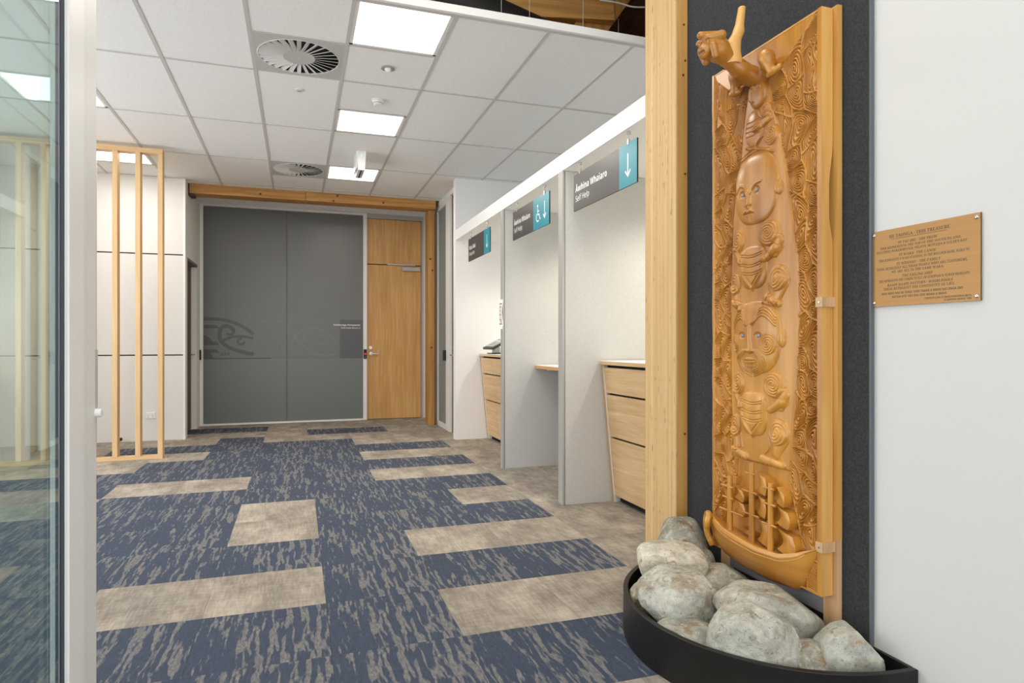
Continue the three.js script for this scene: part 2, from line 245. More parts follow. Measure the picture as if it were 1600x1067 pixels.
// ---------------------------------------------------------------- far wall: frosted glazing, oak door
{
  const W0 = -1.247, W1 = 0.932, Y1 = 3.07;
  const kor = canvasTex(1456, 2048, (c, w, h) => {
    c.fillStyle = '#676864'; c.fillRect(0, 0, w, h);
    const PX = (x) => (x - W0) / (W1 - W0) * w, PY = (y) => (Y1 - y) / Y1 * h;
    const y0 = PY(1.502), y1 = PY(0.911), H = y1 - y0, k = H / 100;      // the band is 100 units high
    
    c.save(); c.translate(0, y0); c.scale(k, k); c.lineCap = 'butt';
    const D = (a) => `rgba(66,66,63,${a})`, Lt = (a) => `rgba(122,123,118,${a})`;
    const band = (x0, a) => { c.save(); c.translate(x0, 0);
      c.strokeStyle = D(0.85 * a); c.lineWidth = 8; c.beginPath(); c.moveTo(-10, 4); c.bezierCurveTo(40, 0, 75, 12, 104, 40); c.stroke();
      c.strokeStyle = D(a * 0.9); c.lineWidth = 9; c.beginPath(); c.arc(44, 36, 16, -2.6, -0.2, false); c.stroke(); c.beginPath(); c.moveTo(31, 27); c.bezierCurveTo(20, 60, 45, 78, 104, 88); c.stroke();
      c.lineWidth = 6; c.beginPath(); c.arc(52, 33, 8, -1.6, 2.6, false); c.stroke(); c.beginPath(); c.moveTo(36, 56); c.bezierCurveTo(58, 40, 84, 44, 104, 50); c.stroke(); c.beginPath(); c.arc(76, 57, 7, 0, 5, false); c.stroke();
      c.fillStyle = D(a * 0.9); for (const y of [18, 58, 76]) { c.beginPath(); c.moveTo(-10, y); c.lineTo(22, y); c.lineTo(28, y + 8); c.lineTo(-10, y + 8); c.fill(); }
      c.beginPath(); c.moveTo(-10, 40); c.bezierCurveTo(4, 44, 14, 54, 17, 66); c.lineTo(-10, 66); c.fill(); c.beginPath(); c.moveTo(-10, 74); c.bezierCurveTo(4, 78, 12, 86, 15, 98); c.lineTo(-10, 98); c.fill();
      c.fillStyle = D(a * 0.8); for (let q = 0; q < 3; q++) for (const ox of [30, 84]) { c.beginPath(); c.moveTo(ox + q * 7, 83); c.lineTo(ox + 4 + q * 7, 83); c.lineTo(ox + 8 + q * 7, 87); c.lineTo(ox + 4 + q * 7, 91); c.lineTo(ox + q * 7, 91); c.lineTo(ox + 4 + q * 7, 87); c.fill(); }
      c.restore(); };
    band(6, 0.95);
    c.strokeStyle = Lt(0.22); c.lineWidth = 3; for (const y of [8, 90]) { c.beginPath(); c.moveTo(120, y); c.lineTo(300, y); c.stroke(); }
    const kk = (ox, oy, s, a) => { c.save(); c.translate(ox, oy); c.scale(s, s); c.strokeStyle = Lt(a); c.lineWidth = 5; c.beginPath(); c.moveTo(0, 70); c.bezierCurveTo(0, 0, 90, -10, 120, 60); c.stroke(); c.beginPath(); c.moveTo(8, 30); c.bezierCurveTo(30, 80, 100, 110, 124, 70); c.stroke(); c.beginPath(); c.arc(44, 36, 11, 0.5, 5.6); c.stroke(); c.beginPath(); c.arc(82, 44, 14, -2.6, 2.4); c.stroke(); c.restore(); };
    kk(196, 12, 0.92, 0.26);
    c.fillStyle = D(0.95); c.fillRect(0, 97, 150, 3);
    c.restore();
    c.fillStyle = '#4f5052'; c.fillRect(PX(0.596), PY(1.49), PX(W1) - PX(0.596), PY(0.912) - PY(1.49));
    c.fillStyle = '#e8e8e4'; c.font = 'bold 25px sans-serif'; c.textAlign = 'right'; c.fillText('Tutohunga Panapanei', w - 24, PY(1.40)); c.font = '24px sans-serif'; c.fillText('Interview Room 2', w - 24, PY(1.40) + 29);
    c.fillStyle = '#6a706d'; c.fillRect(0, PY(0.911), w, h);
  });
  const film = M({ map: kor, roughness: 0.38, clearcoat: 0.3, clearcoatRoughness: 0.3 });
  const g = struct('window_1', [-0.15, 0, FAR], 'grey frosted glazing with a faint koru band', 'window');
  const pane = (x0, x1) => { const b = new THREE.BoxGeometry(x1 - x0 - 0.004, Y1 - 0.02, 0.012), uv = b.attributes.uv; for (let i = 0; i < uv.count; i++) uv.setX(i, lerp((x0 - W0) / (W1 - W0), (x1 - W0) / (W1 - W0), uv.getX(i))); b.translate((x0 + x1) / 2, 0.02 + (Y1 - 0.02) / 2, -FAR); return wpart(g, 'pane', b, film); };
  pane(W0, -0.15); pane(-0.15, W1);
  wpart(g, 'window_frame', bx(W0 - 0.055, W0, 0, 3.1, FAR - 0.05, FAR + 0.06), whiteMetal);
  wpart(g, 'window_frame', bx(W1, 0.988, 0, 3.1, FAR - 0.05, FAR + 0.06), whiteMetal);
  wpart(g, 'window_frame', bx(W0, W1, Y1, 3.1, FAR - 0.05, FAR + 0.06), whiteMetal);
  wpart(g, 'window_frame', bx(W0, W1, 0, 0.022, FAR - 0.05, FAR + 0.06), whiteMetal);
  wpart(g, 'pane_joint', bx(-0.153, -0.147, 0.022, Y1, FAR - 0.012, FAR + 0.004), M({ color: '#4a4b49', roughness: 0.6 }));
  const dr = struct('door_1', [1.4, 0, FAR], 'oak veneer door with an overpanel beside the frosted glazing', 'door');
  wpart(dr, 'door_frame', bx(0.988, 1.842, 3.035, 3.1, FAR - 0.04, FAR + 0.1), alu);
  wpart(dr, 'door_frame', bx(1.815, 1.842, 0, 3.035, FAR - 0.04, FAR + 0.1), alu);
  wpart(dr, 'overpanel', bx(0.992, 1.811, 2.352, 3.03, FAR - 0.01, FAR + 0.04), oakDoor);
  wpart(dr, 'door_leaf', bx(0.992, 1.811, 0.008, 2.338, FAR - 0.01, FAR + 0.04), oakDoor);
  wpart(dr, 'frame_shadow_gap', bx(0.99, 1.813, 2.336, 2.354, FAR + 0.01, FAR + 0.05), blackGap);
  const cl = wpart(dr, 'door_closer', bx(1.52, 1.79, 2.255, 2.315, FAR - 0.06, FAR - 0.01, 'x', 0.006), alu);
  wpart(cl, 'closer_arm', bx(1.29, 1.72, 2.338, 2.362, FAR - 0.045, FAR - 0.02, 'x', 0.003), alu);
  const lh = wpart(dr, 'handle_rose', cyl(0.026, 0.026, 0.012, 24, 1.05, 0.995, -(FAR - 0.016), 'z'), chrome);
  wpart(lh, 'lever', mergeGeometries([bx(1.04, 1.165, 0.985, 1.003, FAR - 0.065, FAR - 0.047, 'x', 0.006).deleteAttribute('uv'), cyl(0.009, 0.009, 0.045, 12, 1.05, 0.995, -(FAR - 0.04), 'z').toNonIndexed().deleteAttribute('uv')]), chrome);
  wpart(dr, 'lock_cylinder', cyl(0.024, 0.024, 0.014, 24, 1.045, 1.085, -(FAR - 0.016), 'z'), chrome);
  // access readers
  const rd = (label, x0, x1, y, d, face) => { const t = thing('card_reader', label, 'card reader', [(x0 + x1) / 2, y - 0.07, d]);
    if (face === 'z') { wpart(t, 'housing', bx(x0, x1, y - 0.07, y + 0.07, d - 0.03, d, 'y', 0.004), black); wpart(t, 'indicator', bx((x0 + x1) / 2 - 0.011, (x0 + x1) / 2 + 0.011, y - 0.012, y + 0.014, d - 0.033, d - 0.03), M({ color: '#c01812', emissive: '#e02010', emissiveIntensity: 0.8, roughness: 0.5 })); wpart(t, 'logo_dot', bx((x0 + x1) / 2 - 0.006, (x0 + x1) / 2 + 0.006, y - 0.05, y - 0.04, d - 0.032, d - 0.03), alu); }
    else wpart(t, 'housing', bx(x0, x1, y - 0.07, y + 0.07, d - 0.03, d + 0.03, 'y', 0.004), black); };
  rd('black card reader with red light on the frame beside the oak door', 0.938, 0.982, 0.99, FAR - 0.05, 'z');
  rd('black card reader at the left edge of the frosted glazing', -1.30, -1.268, 0.99, FAR - 0.08, 'x');
  rd('black card reader beside the narrow right-hand sidelight', 1.835, 1.868, 0.99, 8.36, 'x');
}
{ // dark door in the left recess
  const d2 = struct('door_2', [-1.36, 0, 9.1], 'dark brown timber side door in the left recess', 'door');
  wpart(d2, 'door_leaf', bx(-1.40, -1.35, 0.01, 2.17, 8.70, 9.47), darkDoorWood);
  wpart(d2, 'door_frame', bx(-1.42, -1.28, 2.17, 2.205, 8.66, 9.52), M({ color: '#777672', roughness: 0.6 }));
  wpart(d2, 'handle', mergeGeometries([cyl(0.009, 0.009, 0.05, 10, -1.325, 1.0, -9.38, 'x').toNonIndexed().deleteAttribute('uv'), bx(-1.305, -1.29, 0.992, 1.008, 9.24, 9.39, 'z', 0.005).deleteAttribute('uv')]), chrome);
  // sidelight and timber door on the right
  const w2 = struct('window_2', [1.9, 0, 8.6], 'narrow frosted sidelight beside the timber post', 'window');
  wpart(w2, 'pane', bx(1.895, 1.905, 0.06, 3.0, 8.36, 8.92), M({ color: '#9aa39f', roughness: 0.35, transmission: 0.25, thickness: 0 }));
  for (const [a, b] of [[8.11, 8.36], [8.92, 8.96]]) wpart(w2, 'window_frame', bx(1.87, 1.96, 0, 3.06, a, b), whiteMetal);
  wpart(w2, 'window_frame', bx(1.87, 1.96, 0, 0.06, 8.36, 8.92), whiteMetal); wpart(w2, 'window_frame', bx(1.87, 1.96, 3.0, 3.06, 8.36, 8.92), whiteMetal);
  const d3 = struct('door_3', [1.92, 0, 7.8], 'honey timber door edge behind the white return wall', 'door');
  wpart(d3, 'door_leaf', bx(1.90, 1.945, 0.01, 2.338, 7.58, 8.06), oakDoor); wpart(d3, 'overpanel', bx(1.90, 1.945, 2.352, 3.04, 7.58, 8.06), oakDoor);
  wpart(d3, 'frame_shadow_gap', bx(1.90, 1.96, 0, 3.06, 8.06, 8.11), blackGap);
  wpart(d3, 'handle', mergeGeometries([cyl(0.024, 0.024, 0.012, 20, 1.893, 1.0, -8.0, 'x').toNonIndexed().deleteAttribute('uv'), cyl(0.022, 0.022, 0.012, 20, 1.893, 1.09, -8.0, 'x').toNonIndexed().deleteAttribute('uv'), cyl(0.008, 0.008, 0.05, 10, 1.87, 1.0, -8.0, 'x').toNonIndexed().deleteAttribute('uv'), bx(1.842, 1.856, 0.992, 1.008, 7.88, 8.01, 'z', 0.005).deleteAttribute('uv')]), chrome);
}
// ---------------------------------------------------------------- timber frame
const knotMat = M({ color: '#5c3312', roughness: 0.6 });
{
  const b = thing('timber_beam', 'long honey-coloured pine beam running above the frosted glazing', 'beam', [0.26, 3.01, 8.9]);
  const bg = (x0, x1) => bx(x0, x1, 3.01, CEIL + 0.16, 8.76, 9.0, 'x', 0.006);
  wpart(b, 'beam_section', bg(-1.27, 0.1), pineWood); wpart(b, 'beam_section', bg(0.103, 1.82), pineWood);
  wpart(b, 'end_bracket', bx(-1.275, -1.22, 2.985, 3.01, 8.78, 8.98), M({ color: '#4a3424', roughness: 0.6 }));
  for (const [x, y] of [[-0.45, 3.055], [0.45, 3.03], [1.1, 3.05], [0.5, 3.1]]) wpart(b, 'knot', cyl(0.014, 0.014, 0.004, 14, x, y, -8.758, 'z'), knotMat);
  const p = thing('timber_post', 'square pine post beside the oak door', 'post', [1.775, 0, 8.96]);
  wpart(p, 'shaft', bx(1.73, 1.82, 0, 3.01, 8.85, 9.08, 'y', 0.006), pineWood);
  for (const [x, y] of [[1.775, 1.09], [1.79, 2.17], [1.76, 2.33]]) wpart(p, 'knot', cyl(0.014, 0.014, 0.004, 14, x, y, -8.848, 'z'), knotMat);
  const q = thing('laminated_post', 'tall laminated timber post between the bays and the charcoal panel', 'post', [1.75, 0, 2.78]);
  wpart(q, 'veneer_face', bx(1.705, 1.712, 0, 4.34, 2.634, 2.919, 'y'), lvl);
  wpart(q, 'shaft', bx(1.712, 1.779, 0, 4.34, 2.634, 2.919, 'y', 0.003), M({ map: perMetre(woodMap([196, 140, 66], [222, 172, 98], { f: 10, s: 77, streak: 0.3, ring: 0.25 }), 2, 0.4), roughness: 0.55 }));
  for (const [x, y] of [[1.745, 2.67], [1.742, 2.43], [1.752, 1.96], [1.75, 0.72], [1.753, 2.5]]) wpart(q, 'knot', cyl(0.005, 0.005, 0.003, 10, x, y, -2.631, 'z'), knotMat);
}
// ---------------------------------------------------------------- slatted screen
{
  const s = thing('slat_screen', 'pale timber slatted screen standing before the white panelled wall', 'screen', [-1.85, 0, 7.2]);
  const D0 = 7.16, D1 = 7.26;
  wpart(s, 'top_rail', bx(-2.9, -1.277, 3.04, 3.085, D0, D1, 'x', 0.002), slatWood);
  wpart(s, 'bottom_rail', bx(-2.9, -1.277, 0, 0.035, D0, D1, 'x', 0.002), slatWood);
  for (let k = 0; k < 9; k++) { const x = -1.277 - 0.1975 * k; wpart(s, 'slat', bx(x - 0.045, x, 0.035, 3.04, D0 + 0.002, D1 - 0.002, 'y', 0.002), slatWood); }
}
// power outlet and door stop
{
  const o = thing('power_outlet', 'white double power outlet on the panelled wall', 'outlet', [-1.62, 0.27, 8.515]);
  wpart(o, 'face_plate', bx(-1.690, -1.594, 0.262, 0.338, 8.503, 8.514, 'y', 0.004), whiteGloss);
  for (const x of [-1.667, -1.619]) { wpart(o, 'switch', bx(x - 0.007, x + 0.007, 0.312, 0.328, 8.499, 8.503, 'y', 0.002), whiteGloss); for (const [a, b] of [[-0.008, 0.296], [0.008, 0.296], [0, 0.28]]) wpart(o, 'pin_slot', bx(x + a - 0.0015, x + a + 0.0015, b - 0.005, b + 0.005, 8.5025, 8.5035), black); }
  const ds = thing('door_stop', 'small black floor door stop at the foot of the panelled wall', 'door stop', [-1.95, 0, 8.42]);
  wpart(ds, 'base', cyl(0.022, 0.026, 0.03, 20, -1.95, 0.015, -8.42), chrome); wpart(ds, 'buffer', cyl(0.034, 0.034, 0.03, 20, -1.95, 0.045, -8.42), black);
}
// ---------------------------------------------------------------- service bays
{
  const pan = (label, d0, d1) => { const p = thing('partition_panel', label, 'partition', [2.4, 0, (d0 + d1) / 2], 0, 'felt partitions between the service bays');
    wpart(p, 'felt_face', bx(XW + 0.022, 2.998, 0, SOFFIT - 0.002, d0, d1), feltGrey);
    wpart(p, 'end_cap', bx(XW, XW + 0.018, 0, SOFFIT - 0.002, d0 - 0.002, d1 + 0.002, 'y', 0.002), alu);
    wpart(p, 'joint', bx(XW + 0.018, XW + 0.022, 0, SOFFIT - 0.002, d0 + 0.003, d1 - 0.003), blackGap);
    for (const y of [0.35, 1.0, 1.65]) wpart(p, 'rivet', cyl(0.004, 0.004, 0.002, 8, XW - 0.001, y, -(d0 + d1) / 2, 'x'), M({ color: '#8d8c88', roughness: 0.5 }));
    return p; };
  pan('pale grey felt partition nearest the laminated timber post', 4.20, 4.275);
  pan('pale grey felt partition with a paper notice on its end', 5.60, 5.66);
  // profile of the leaning cabinets: 2.09 at the worktop, 2.19 at the floor
  const fx = (y) => lerp(2.19, 2.095, y / 1.0);
  const cab = (label, d0, d1, seams) => { const c = thing('drawer_cabinet', label, 'cabinet', [2.5, 0, (d0 + d1) / 2], 0, 'leaning drawer cabinets in the service bays');
    wpart(c, 'body', prism([[fx(0.06) + 0.03, 0.06], [2.99, 0.06], [2.99, 0.995], [fx(0.995) + 0.03, 0.995]], d0, d1 - 0.02), blackGap);
    wpart(c, 'plinth', bx(2.23, 2.99, 0, 0.06, d0, d1 - 0.02), blackGap);
    wpart(c, 'side_panel', prism([[fx(0) - 0.006, 0], [2.99, 0], [2.99, 0.995], [fx(0.995) - 0.006, 0.995]], d1 - 0.02, d1 - 0.004), laminateWhite);
    wpart(c, 'edge_strip', prism([[fx(0) - 0.012, 0], [fx(0) - 0.006, 0], [fx(0.995) - 0.006, 0.995], [fx(0.995) - 0.012, 0.995]], d1 - 0.014, d1 - 0.001), birchEdge);
    const top = wpart(c, 'worktop', bx(2.075, 2.99, 0.998, 1.022, d0, d1 - 0.003, 'z'), oakLam);
    wpart(top, 'laminate', bx(2.077, 2.99, 1.022, 1.027, d0, d1 - 0.003, 'z'), laminateWhite);
    const rows = [[0.05, 0.468], [0.482, 0.782], [0.796, 0.978]];
    for (const [y0, y1] of rows) { const cuts = [d1 - 0.024, ...seams, d0]; for (let i = 0; i < cuts.length - 1; i++) wpart(c, 'drawer_front', prism([[fx(y0), y0], [fx(y0) + 0.022, y0], [fx(y1) + 0.022, y1], [fx(y1), y1]], cuts[i + 1] + 0.002, cuts[i] - 0.002), oakLam); }
    return c; };
  cab('oak drawer cabinet in the nearest bay beside the laminated post', 2.93, 4.19, []);
  cab('oak drawer cabinet under the tablet kiosk in the last bay', 5.68, 7.44, [6.99, 6.3]);
  const dk = thing('wall_desk', 'white topped wheelchair desk fixed between the two felt partitions', 'desk', [2.55, 0.9, 4.93]);
  wpart(dk, 'worktop', bx(2.1, 2.99, 0.918, 0.945, 4.282, 5.594, 'z'), birchEdge); wpart(dk, 'laminate', bx(2.101, 2.99, 0.945, 0.951, 4.282, 5.594), laminateWhite);
  wpart(dk, 'support_rail', bx(2.22, 2.99, 0.895, 0.918, 5.54, 5.59), whiteMetal); wpart(dk, 'support_rail', bx(2.22, 2.99, 0.895, 0.918, 4.285, 4.33), whiteMetal);
  // tablet kiosk
  const scr = canvasTex(256, 192, (c, w, h) => { c.fillStyle = '#8b9497'; c.fillRect(0, 0, w, h); c.fillStyle = '#b9c1c2'; c.fillRect(20, 26, w - 40, 26); c.fillStyle = '#6d787c'; c.fillRect(20, 76, 90, 80); c.fillRect(130, 76, 106, 80); });
  const kiosk = (label, x, d, turn, y = 1.027) => { const k = thing('tablet_kiosk', label, 'kiosk', [x, y, d], turn, 'tablet kiosks on the bay worktops');
    part(k, 'foot', lbx(0.16, 0.012, 0.16, 0, 0.006, 0, 0.004), black); part(k, 'stem', lbx(0.09, 0.07, 0.07, 0, 0.045, 0, 0.008), M({ color: '#c8c8c4', roughness: 0.4 }));
    const head = new THREE.Group(); head.name = 'tablet'; head.position.set(0, 0.112, 0); head.rotation.x = -1.12; k.add(head);
    part(head, 'bezel', lbx(0.30, 0.24, 0.03, 0, 0, 0, 0.014), M({ color: '#2b2a29', roughness: 0.4 }));
    const sp = new THREE.PlaneGeometry(0.24, 0.18); sp.translate(0, 0.004, 0.0156); part(head, 'screen', sp, M({ map: scr, roughness: 0.15 })); return k; };
  kiosk('dark tablet kiosk on the drawer cabinet of the last bay', 2.19, 7.12, -Math.PI / 2 + 0.12);
  // downlights in the bulkhead
  for (const [d, where] of [[3.52, 'nearest'], [4.92, 'middle'], [6.5, 'last']]) {
    const l = thing('downlight', `small round downlight in the bulkhead of the ${where} bay`, 'downlight', [2.65, SOFFIT, d]);
    wpart(l, 'trim_ring', (() => { const g = new THREE.TorusGeometry(0.05, 0.006, 8, 32); g.rotateX(Math.PI / 2); g.translate(2.65, SOFFIT - 0.002, -d); return g; })(), whiteMetal);
    wpart(l, 'lens', cyl(0.046, 0.046, 0.004, 28, 2.65, SOFFIT - 0.003, -d), M({ color: '#ffffff', emissive: '#fff4e2', emissiveIntensity: 1.4 }));
    const sp = new THREE.SpotLight('#fff3e0', DOWN_POWER, 0, 1.25, 0.6, 2); sp.position.set(0, -0.03, 0); sp.target.position.set(0, -1, 0); sp.shadow.radius = 1.3; l.add(sp, sp.target);
  }
}
// ---------------------------------------------------------------- hanging signs
{
  const arrow = (c, x, y0, y1, s) => { c.strokeStyle = '#f2f2ee'; c.lineWidth = s * 0.16; c.lineCap = 'butt'; c.beginPath(); c.moveTo(x, y0); c.lineTo(x, y1 - s * 0.1); c.stroke(); c.lineJoin = 'miter'; c.beginPath(); c.moveTo(x - s * 0.42, y1 - s * 0.5); c.lineTo(x, y1 - s * 0.06); c.lineTo(x + s * 0.42, y1 - s * 0.5); c.stroke(); };
  const chair = (c, x, y, s) => { c.strokeStyle = c.fillStyle = '#f2f2ee'; c.lineWidth = s * 0.09; c.beginPath(); c.arc(x - s * 0.04, y - s * 0.5, s * 0.09, 0, 7); c.fill(); c.beginPath(); c.moveTo(x - s * 0.04, y - s * 0.38); c.lineTo(x - s * 0.02, y + s * 0.06); c.lineTo(x + s * 0.24, y + s * 0.06); c.lineTo(x + s * 0.36, y + s * 0.38); c.lineTo(x + s * 0.46, y + s * 0.34); c.stroke(); c.beginPath(); c.moveTo(x - s * 0.03, y - s * 0.16); c.lineTo(x + s * 0.2, y - s * 0.16); c.stroke(); c.beginPath(); c.arc(x, y + s * 0.2, s * 0.28, -2.2, 1.0, true); c.stroke(); };
  const dark = M({ color: '#1a1a1a', roughness: 0.5 });
  const sign = (label, d0, d1, split, l1, l2, wc) => {
    const L = d1 - d0, H = 0.25, w = 1400, h = Math.round(1400 * H / L), fr = (d1 - split) / L;
    const t = canvasTex(w, h, (c) => { c.fillStyle = '#4a4746'; c.fillRect(0, 0, w, h); c.fillStyle = '#2191a0'; c.fillRect(w * fr, 0, w, h); c.fillStyle = '#f2f2ee'; c.font = `bold ${h * 0.24}px sans-serif`; c.textAlign = 'left'; c.fillText(l1, w * 0.035, h * 0.5, w * fr * 0.8); c.font = `${h * 0.22}px sans-serif`; c.fillText(l2, w * 0.035, h * 0.76, w * fr * 0.5);
      const cw = w * (1 - fr); if (wc) { chair(c, w * fr + cw * 0.3, h * 0.52, h * 0.5); arrow(c, w * fr + cw * 0.72, h * 0.22, h * 0.76, h * 0.3); } else arrow(c, w * fr + cw * 0.5, h * 0.24, h * 0.78, h * 0.3); });
    const s = thing('hanging_sign', label, 'sign', [1.815, 2.063, (d0 + d1) / 2], -Math.PI / 2, 'signs hanging over the service bays');
    part(s, 'board', lbx(L, H, 0.008, 0, H / 2, -0.005), dark);
    const f = new THREE.PlaneGeometry(L, H); f.translate(0, H / 2, 0.0); part(s, 'printed_face', f, M({ map: t, roughness: 0.38, clearcoat: 0.25, clearcoatRoughness: 0.25 }));
    for (const q of [-1, 1]) { const x = q * (L / 2 - 0.1); const hg = part(s, 'hanger', cyl(0.0015, 0.0015, SOFFIT - 2.063 - H + 0.01, 6, x, H + (SOFFIT - 2.063 - H) / 2, -0.004), chrome); part(hg, 'ceiling_boss', cyl(0.012, 0.012, 0.016, 16, x, SOFFIT - 2.063 - 0.009, -0.004), chrome); part(hg, 'clamp', lbx(0.014, 0.034, 0.016, x, H + 0.004, -0.004, 0.003), chrome); }
  };
  sign('grey and teal hanging sign nearest the laminated post, single arrow', 3.199, 4.071, 3.41, 'Āwhina Whaiaro', 'Self Help', false);
  sign('grey and teal hanging sign with wheelchair symbol and arrow', 4.527, 5.392, 4.874, 'Āwhina Whaiaro', 'Self Help', true);
  sign('farthest grey and teal hanging sign over the last bay', 6.109, 6.954, 6.328, 'Pātai Mai', 'Enquiries', false);
  // paper notice taped to the second partition
  const nt = canvasTex(256, 420, (c, w, h) => { c.fillStyle = '#f4f4f1'; c.fillRect(0, 0, w, h); c.fillStyle = '#e4dcc4'; c.fillRect(48, 52, w - 96, h - 120); c.fillStyle = '#6d6553'; c.fillRect(48, 52, w - 96, 14); c.fillRect(48, h - 82, w - 96, 14); c.textAlign = 'center'; c.fillStyle = '#4a4438'; c.font = 'bold 34px sans-serif'; c.fillText('PLEASE', w / 2, 118, 150); c.fillText('USE', w / 2, 172); c.fillText('KIOSK', w / 2, 226, 150); c.fillStyle = '#1c1a17'; c.beginPath(); c.arc(100, 284, 17, 0, 7); c.fill(); c.fillRect(160, 280, 20, 46); c.fillRect(166, 250, 8, 30); });
  const n = thing('paper_notice', 'white paper notice taped to the end of a felt partition', 'notice', [XW - 0.002, 1.28, 5.64], -Math.PI / 2);
  const pg = new THREE.PlaneGeometry(0.125, 0.275, 6, 12); { const p = pg.attributes.position; for (let i = 0; i < p.count; i++) p.setZ(i, 0.006 + 0.005 * Math.abs(p.getX(i)) / 0.06 * Math.sin(p.getY(i) * 30 + 1)); } pg.translate(0, 0.1375, 0); pg.computeVertexNormals();
  part(n, 'sheet', pg, M({ map: nt, roughness: 0.7, side: THREE.DoubleSide }));
}
// ---------------------------------------------------------------- ceiling fittings
{
  const diff = M({ color: '#ffffff', emissive: '#fffdf8', emissiveIntensity: 1.6, roughness: 0.6 });
  const lampLabel = { '0.61,4.0': 'square light panel nearest the camera at the ceiling edge', '0.61,5.9': 'square light panel beyond the round smoke detector', '0.61,7.7': 'square light panel behind the blade-shaped exit fitting', '-1.79,5.9': 'square light panel on the left, mostly behind the glass door frame', '-1.79,7.7': 'square light panel seen through the slatted screen' };
  const key = (x, d) => Object.keys(lampLabel).find((k) => { const [a, b] = k.split(',').map(Number); return Math.abs(a - x) < 0.2 && Math.abs(b - d) < 0.25; });
  const panel = (label, x, y, d, w, l, power) => {
    const g = thing('light_panel', label, 'light panel', [x, y, d], 0, 'square ceiling light panels');
    for (const [a, b, c2, e] of [[-w / 2, -w / 2 + 0.022, -l / 2, l / 2], [w / 2 - 0.022, w / 2, -l / 2, l / 2], [-w / 2, w / 2, -l / 2, -l / 2 + 0.022], [-w / 2, w / 2, l / 2 - 0.022, l / 2]]) part(g, 'frame', lbx(b - a, 0.02, e - c2, (a + b) / 2, 0.009, (c2 + e) / 2), whiteMetal);
    part(g, 'diffuser', lbx(w - 0.04, 0.012, l - 0.04, 0, 0.008, 0), diff);
    const r = new THREE.RectAreaLight('#fff8ee', power, w - 0.05, l - 0.05); r.position.set(0, -0.008, 0); r.rotation.x = -Math.PI / 2; g.add(r);
  };
  let v = 0;
  for (const [t, x, d] of lightSpots) if (t === 'L') panel(lampLabel[key(x, d)] ?? 'square light panel', x, CEIL, d, 0.578, 0.583, PANEL_POWER);
  // lamps of the foyer, above and behind the camera
  for (const [x, d, w] of [[0.75, 2.3, 'over the carved panel'], [0.3, 0.2, 'over the entrance doors']]) panel('large square light panel in the foyer lining ' + w, x, 4.345, d, 1.16, 1.16, FOYER_POWER);
  // swirl air diffusers
  for (const [t, x, d] of lightSpots) if (t === 'V') {
    const g = thing('air_diffuser', v++ ? 'far round swirl air vent near the pine beam' : 'round swirl air vent nearest the camera', 'air vent', [x, CEIL, d], 0, 'swirl air diffusers');
    const plate = new THREE.Shape(); plate.moveTo(-0.289, -0.291); plate.lineTo(0.289, -0.291); plate.lineTo(0.289, 0.291); plate.lineTo(-0.289, 0.291); const hole = new THREE.Path(); hole.absarc(0, 0, 0.268, 0, Math.PI * 2, true); plate.holes.push(hole);
    const pgm = new THREE.ExtrudeGeometry(plate, { depth: 0.006, bevelEnabled: false, curveSegments: 48 }); pgm.rotateX(Math.PI / 2); pgm.translate(0, 0.004, 0);
    const vm = M({ color: '#c4c3bf', roughness: 0.55 }), bm = M({ color: '#dcdbd7', roughness: 0.5 });
    part(g, 'square_plate', pgm, vm);
    const rim = new THREE.TorusGeometry(0.268, 0.005, 8, 64); rim.rotateX(Math.PI / 2); part(g, 'rim', rim, bm);
    part(g, 'hub', cyl(0.105, 0.105, 0.006, 40, 0, 0, 0), vm); part(g, 'hub_screw', cyl(0.007, 0.007, 0.004, 10, 0, -0.004, 0), bm);
    part(g, 'duct_box', (() => { const q = new THREE.CylinderGeometry(0.27, 0.27, 0.016, 40); q.translate(0, 0.014, 0); return q; })(), blackGap);
    const blade = new THREE.BoxGeometry(0.163, 0.0025, 0.03); blade.rotateX(0.42); blade.translate(0.186, 0.0, 0);
    for (let k = 0; k < 28; k++) { const m = part(g, 'blade', blade, bm); m.rotation.y = k / 28 * Math.PI * 2; }
  }
  const sd = thing('smoke_detector', 'round white smoke detector between two light panels', 'smoke detector', [0.616, CEIL, 5.27]);
  part(sd, 'base', cyl(0.05, 0.055, 0.012, 32, 0, -0.006, 0), whiteGloss); part(sd, 'dome', new THREE.LatheGeometry([[0.0, -0.04], [0.022, -0.04], [0.034, -0.034], [0.042, -0.022], [0.047, -0.012]].map(([a, b]) => new THREE.Vector2(a, b)), 32), whiteGloss); part(sd, 'chamber_ring', (() => { const q = new THREE.TorusGeometry(0.04, 0.003, 8, 32); q.rotateX(Math.PI / 2); q.translate(0, -0.026, 0); return q; })(), alu);
  const sp = thing('ceiling_speaker', 'small round sensor beside the nearest light panel', 'sensor', [0.614, CEIL, 4.63]);
  part(sp, 'bezel', cyl(0.045, 0.048, 0.008, 32, 0, -0.003, 0), alu); part(sp, 'lens', new THREE.SphereGeometry(0.024, 20, 10, 0, Math.PI * 2, Math.PI / 2, Math.PI / 2).translate(0, -0.006, 0), whiteGloss);
  const s2 = thing('sprinkler_cap', 'tiny round cap on the tile beyond the nearest air vent', 'sensor', [0.009, CEIL, 5.25]);
  part(s2, 'cap', cyl(0.03, 0.034, 0.008, 28, 0, -0.003, 0), whiteGloss); part(s2, 'centre', cyl(0.014, 0.014, 0.006, 20, 0, -0.009, 0), alu);
  const ex = thing('exit_fitting', 'white blade-shaped exit fitting hanging from the ceiling, edge on', 'exit sign', [0.62, 2.925, 6.87]);
  wpart(ex, 'body', (() => { const g = prism([[0.587, 2.925], [0.653, 2.925], [0.668, CEIL], [0.572, CEIL]], 6.70, 7.04); return g; })(), whiteGloss);
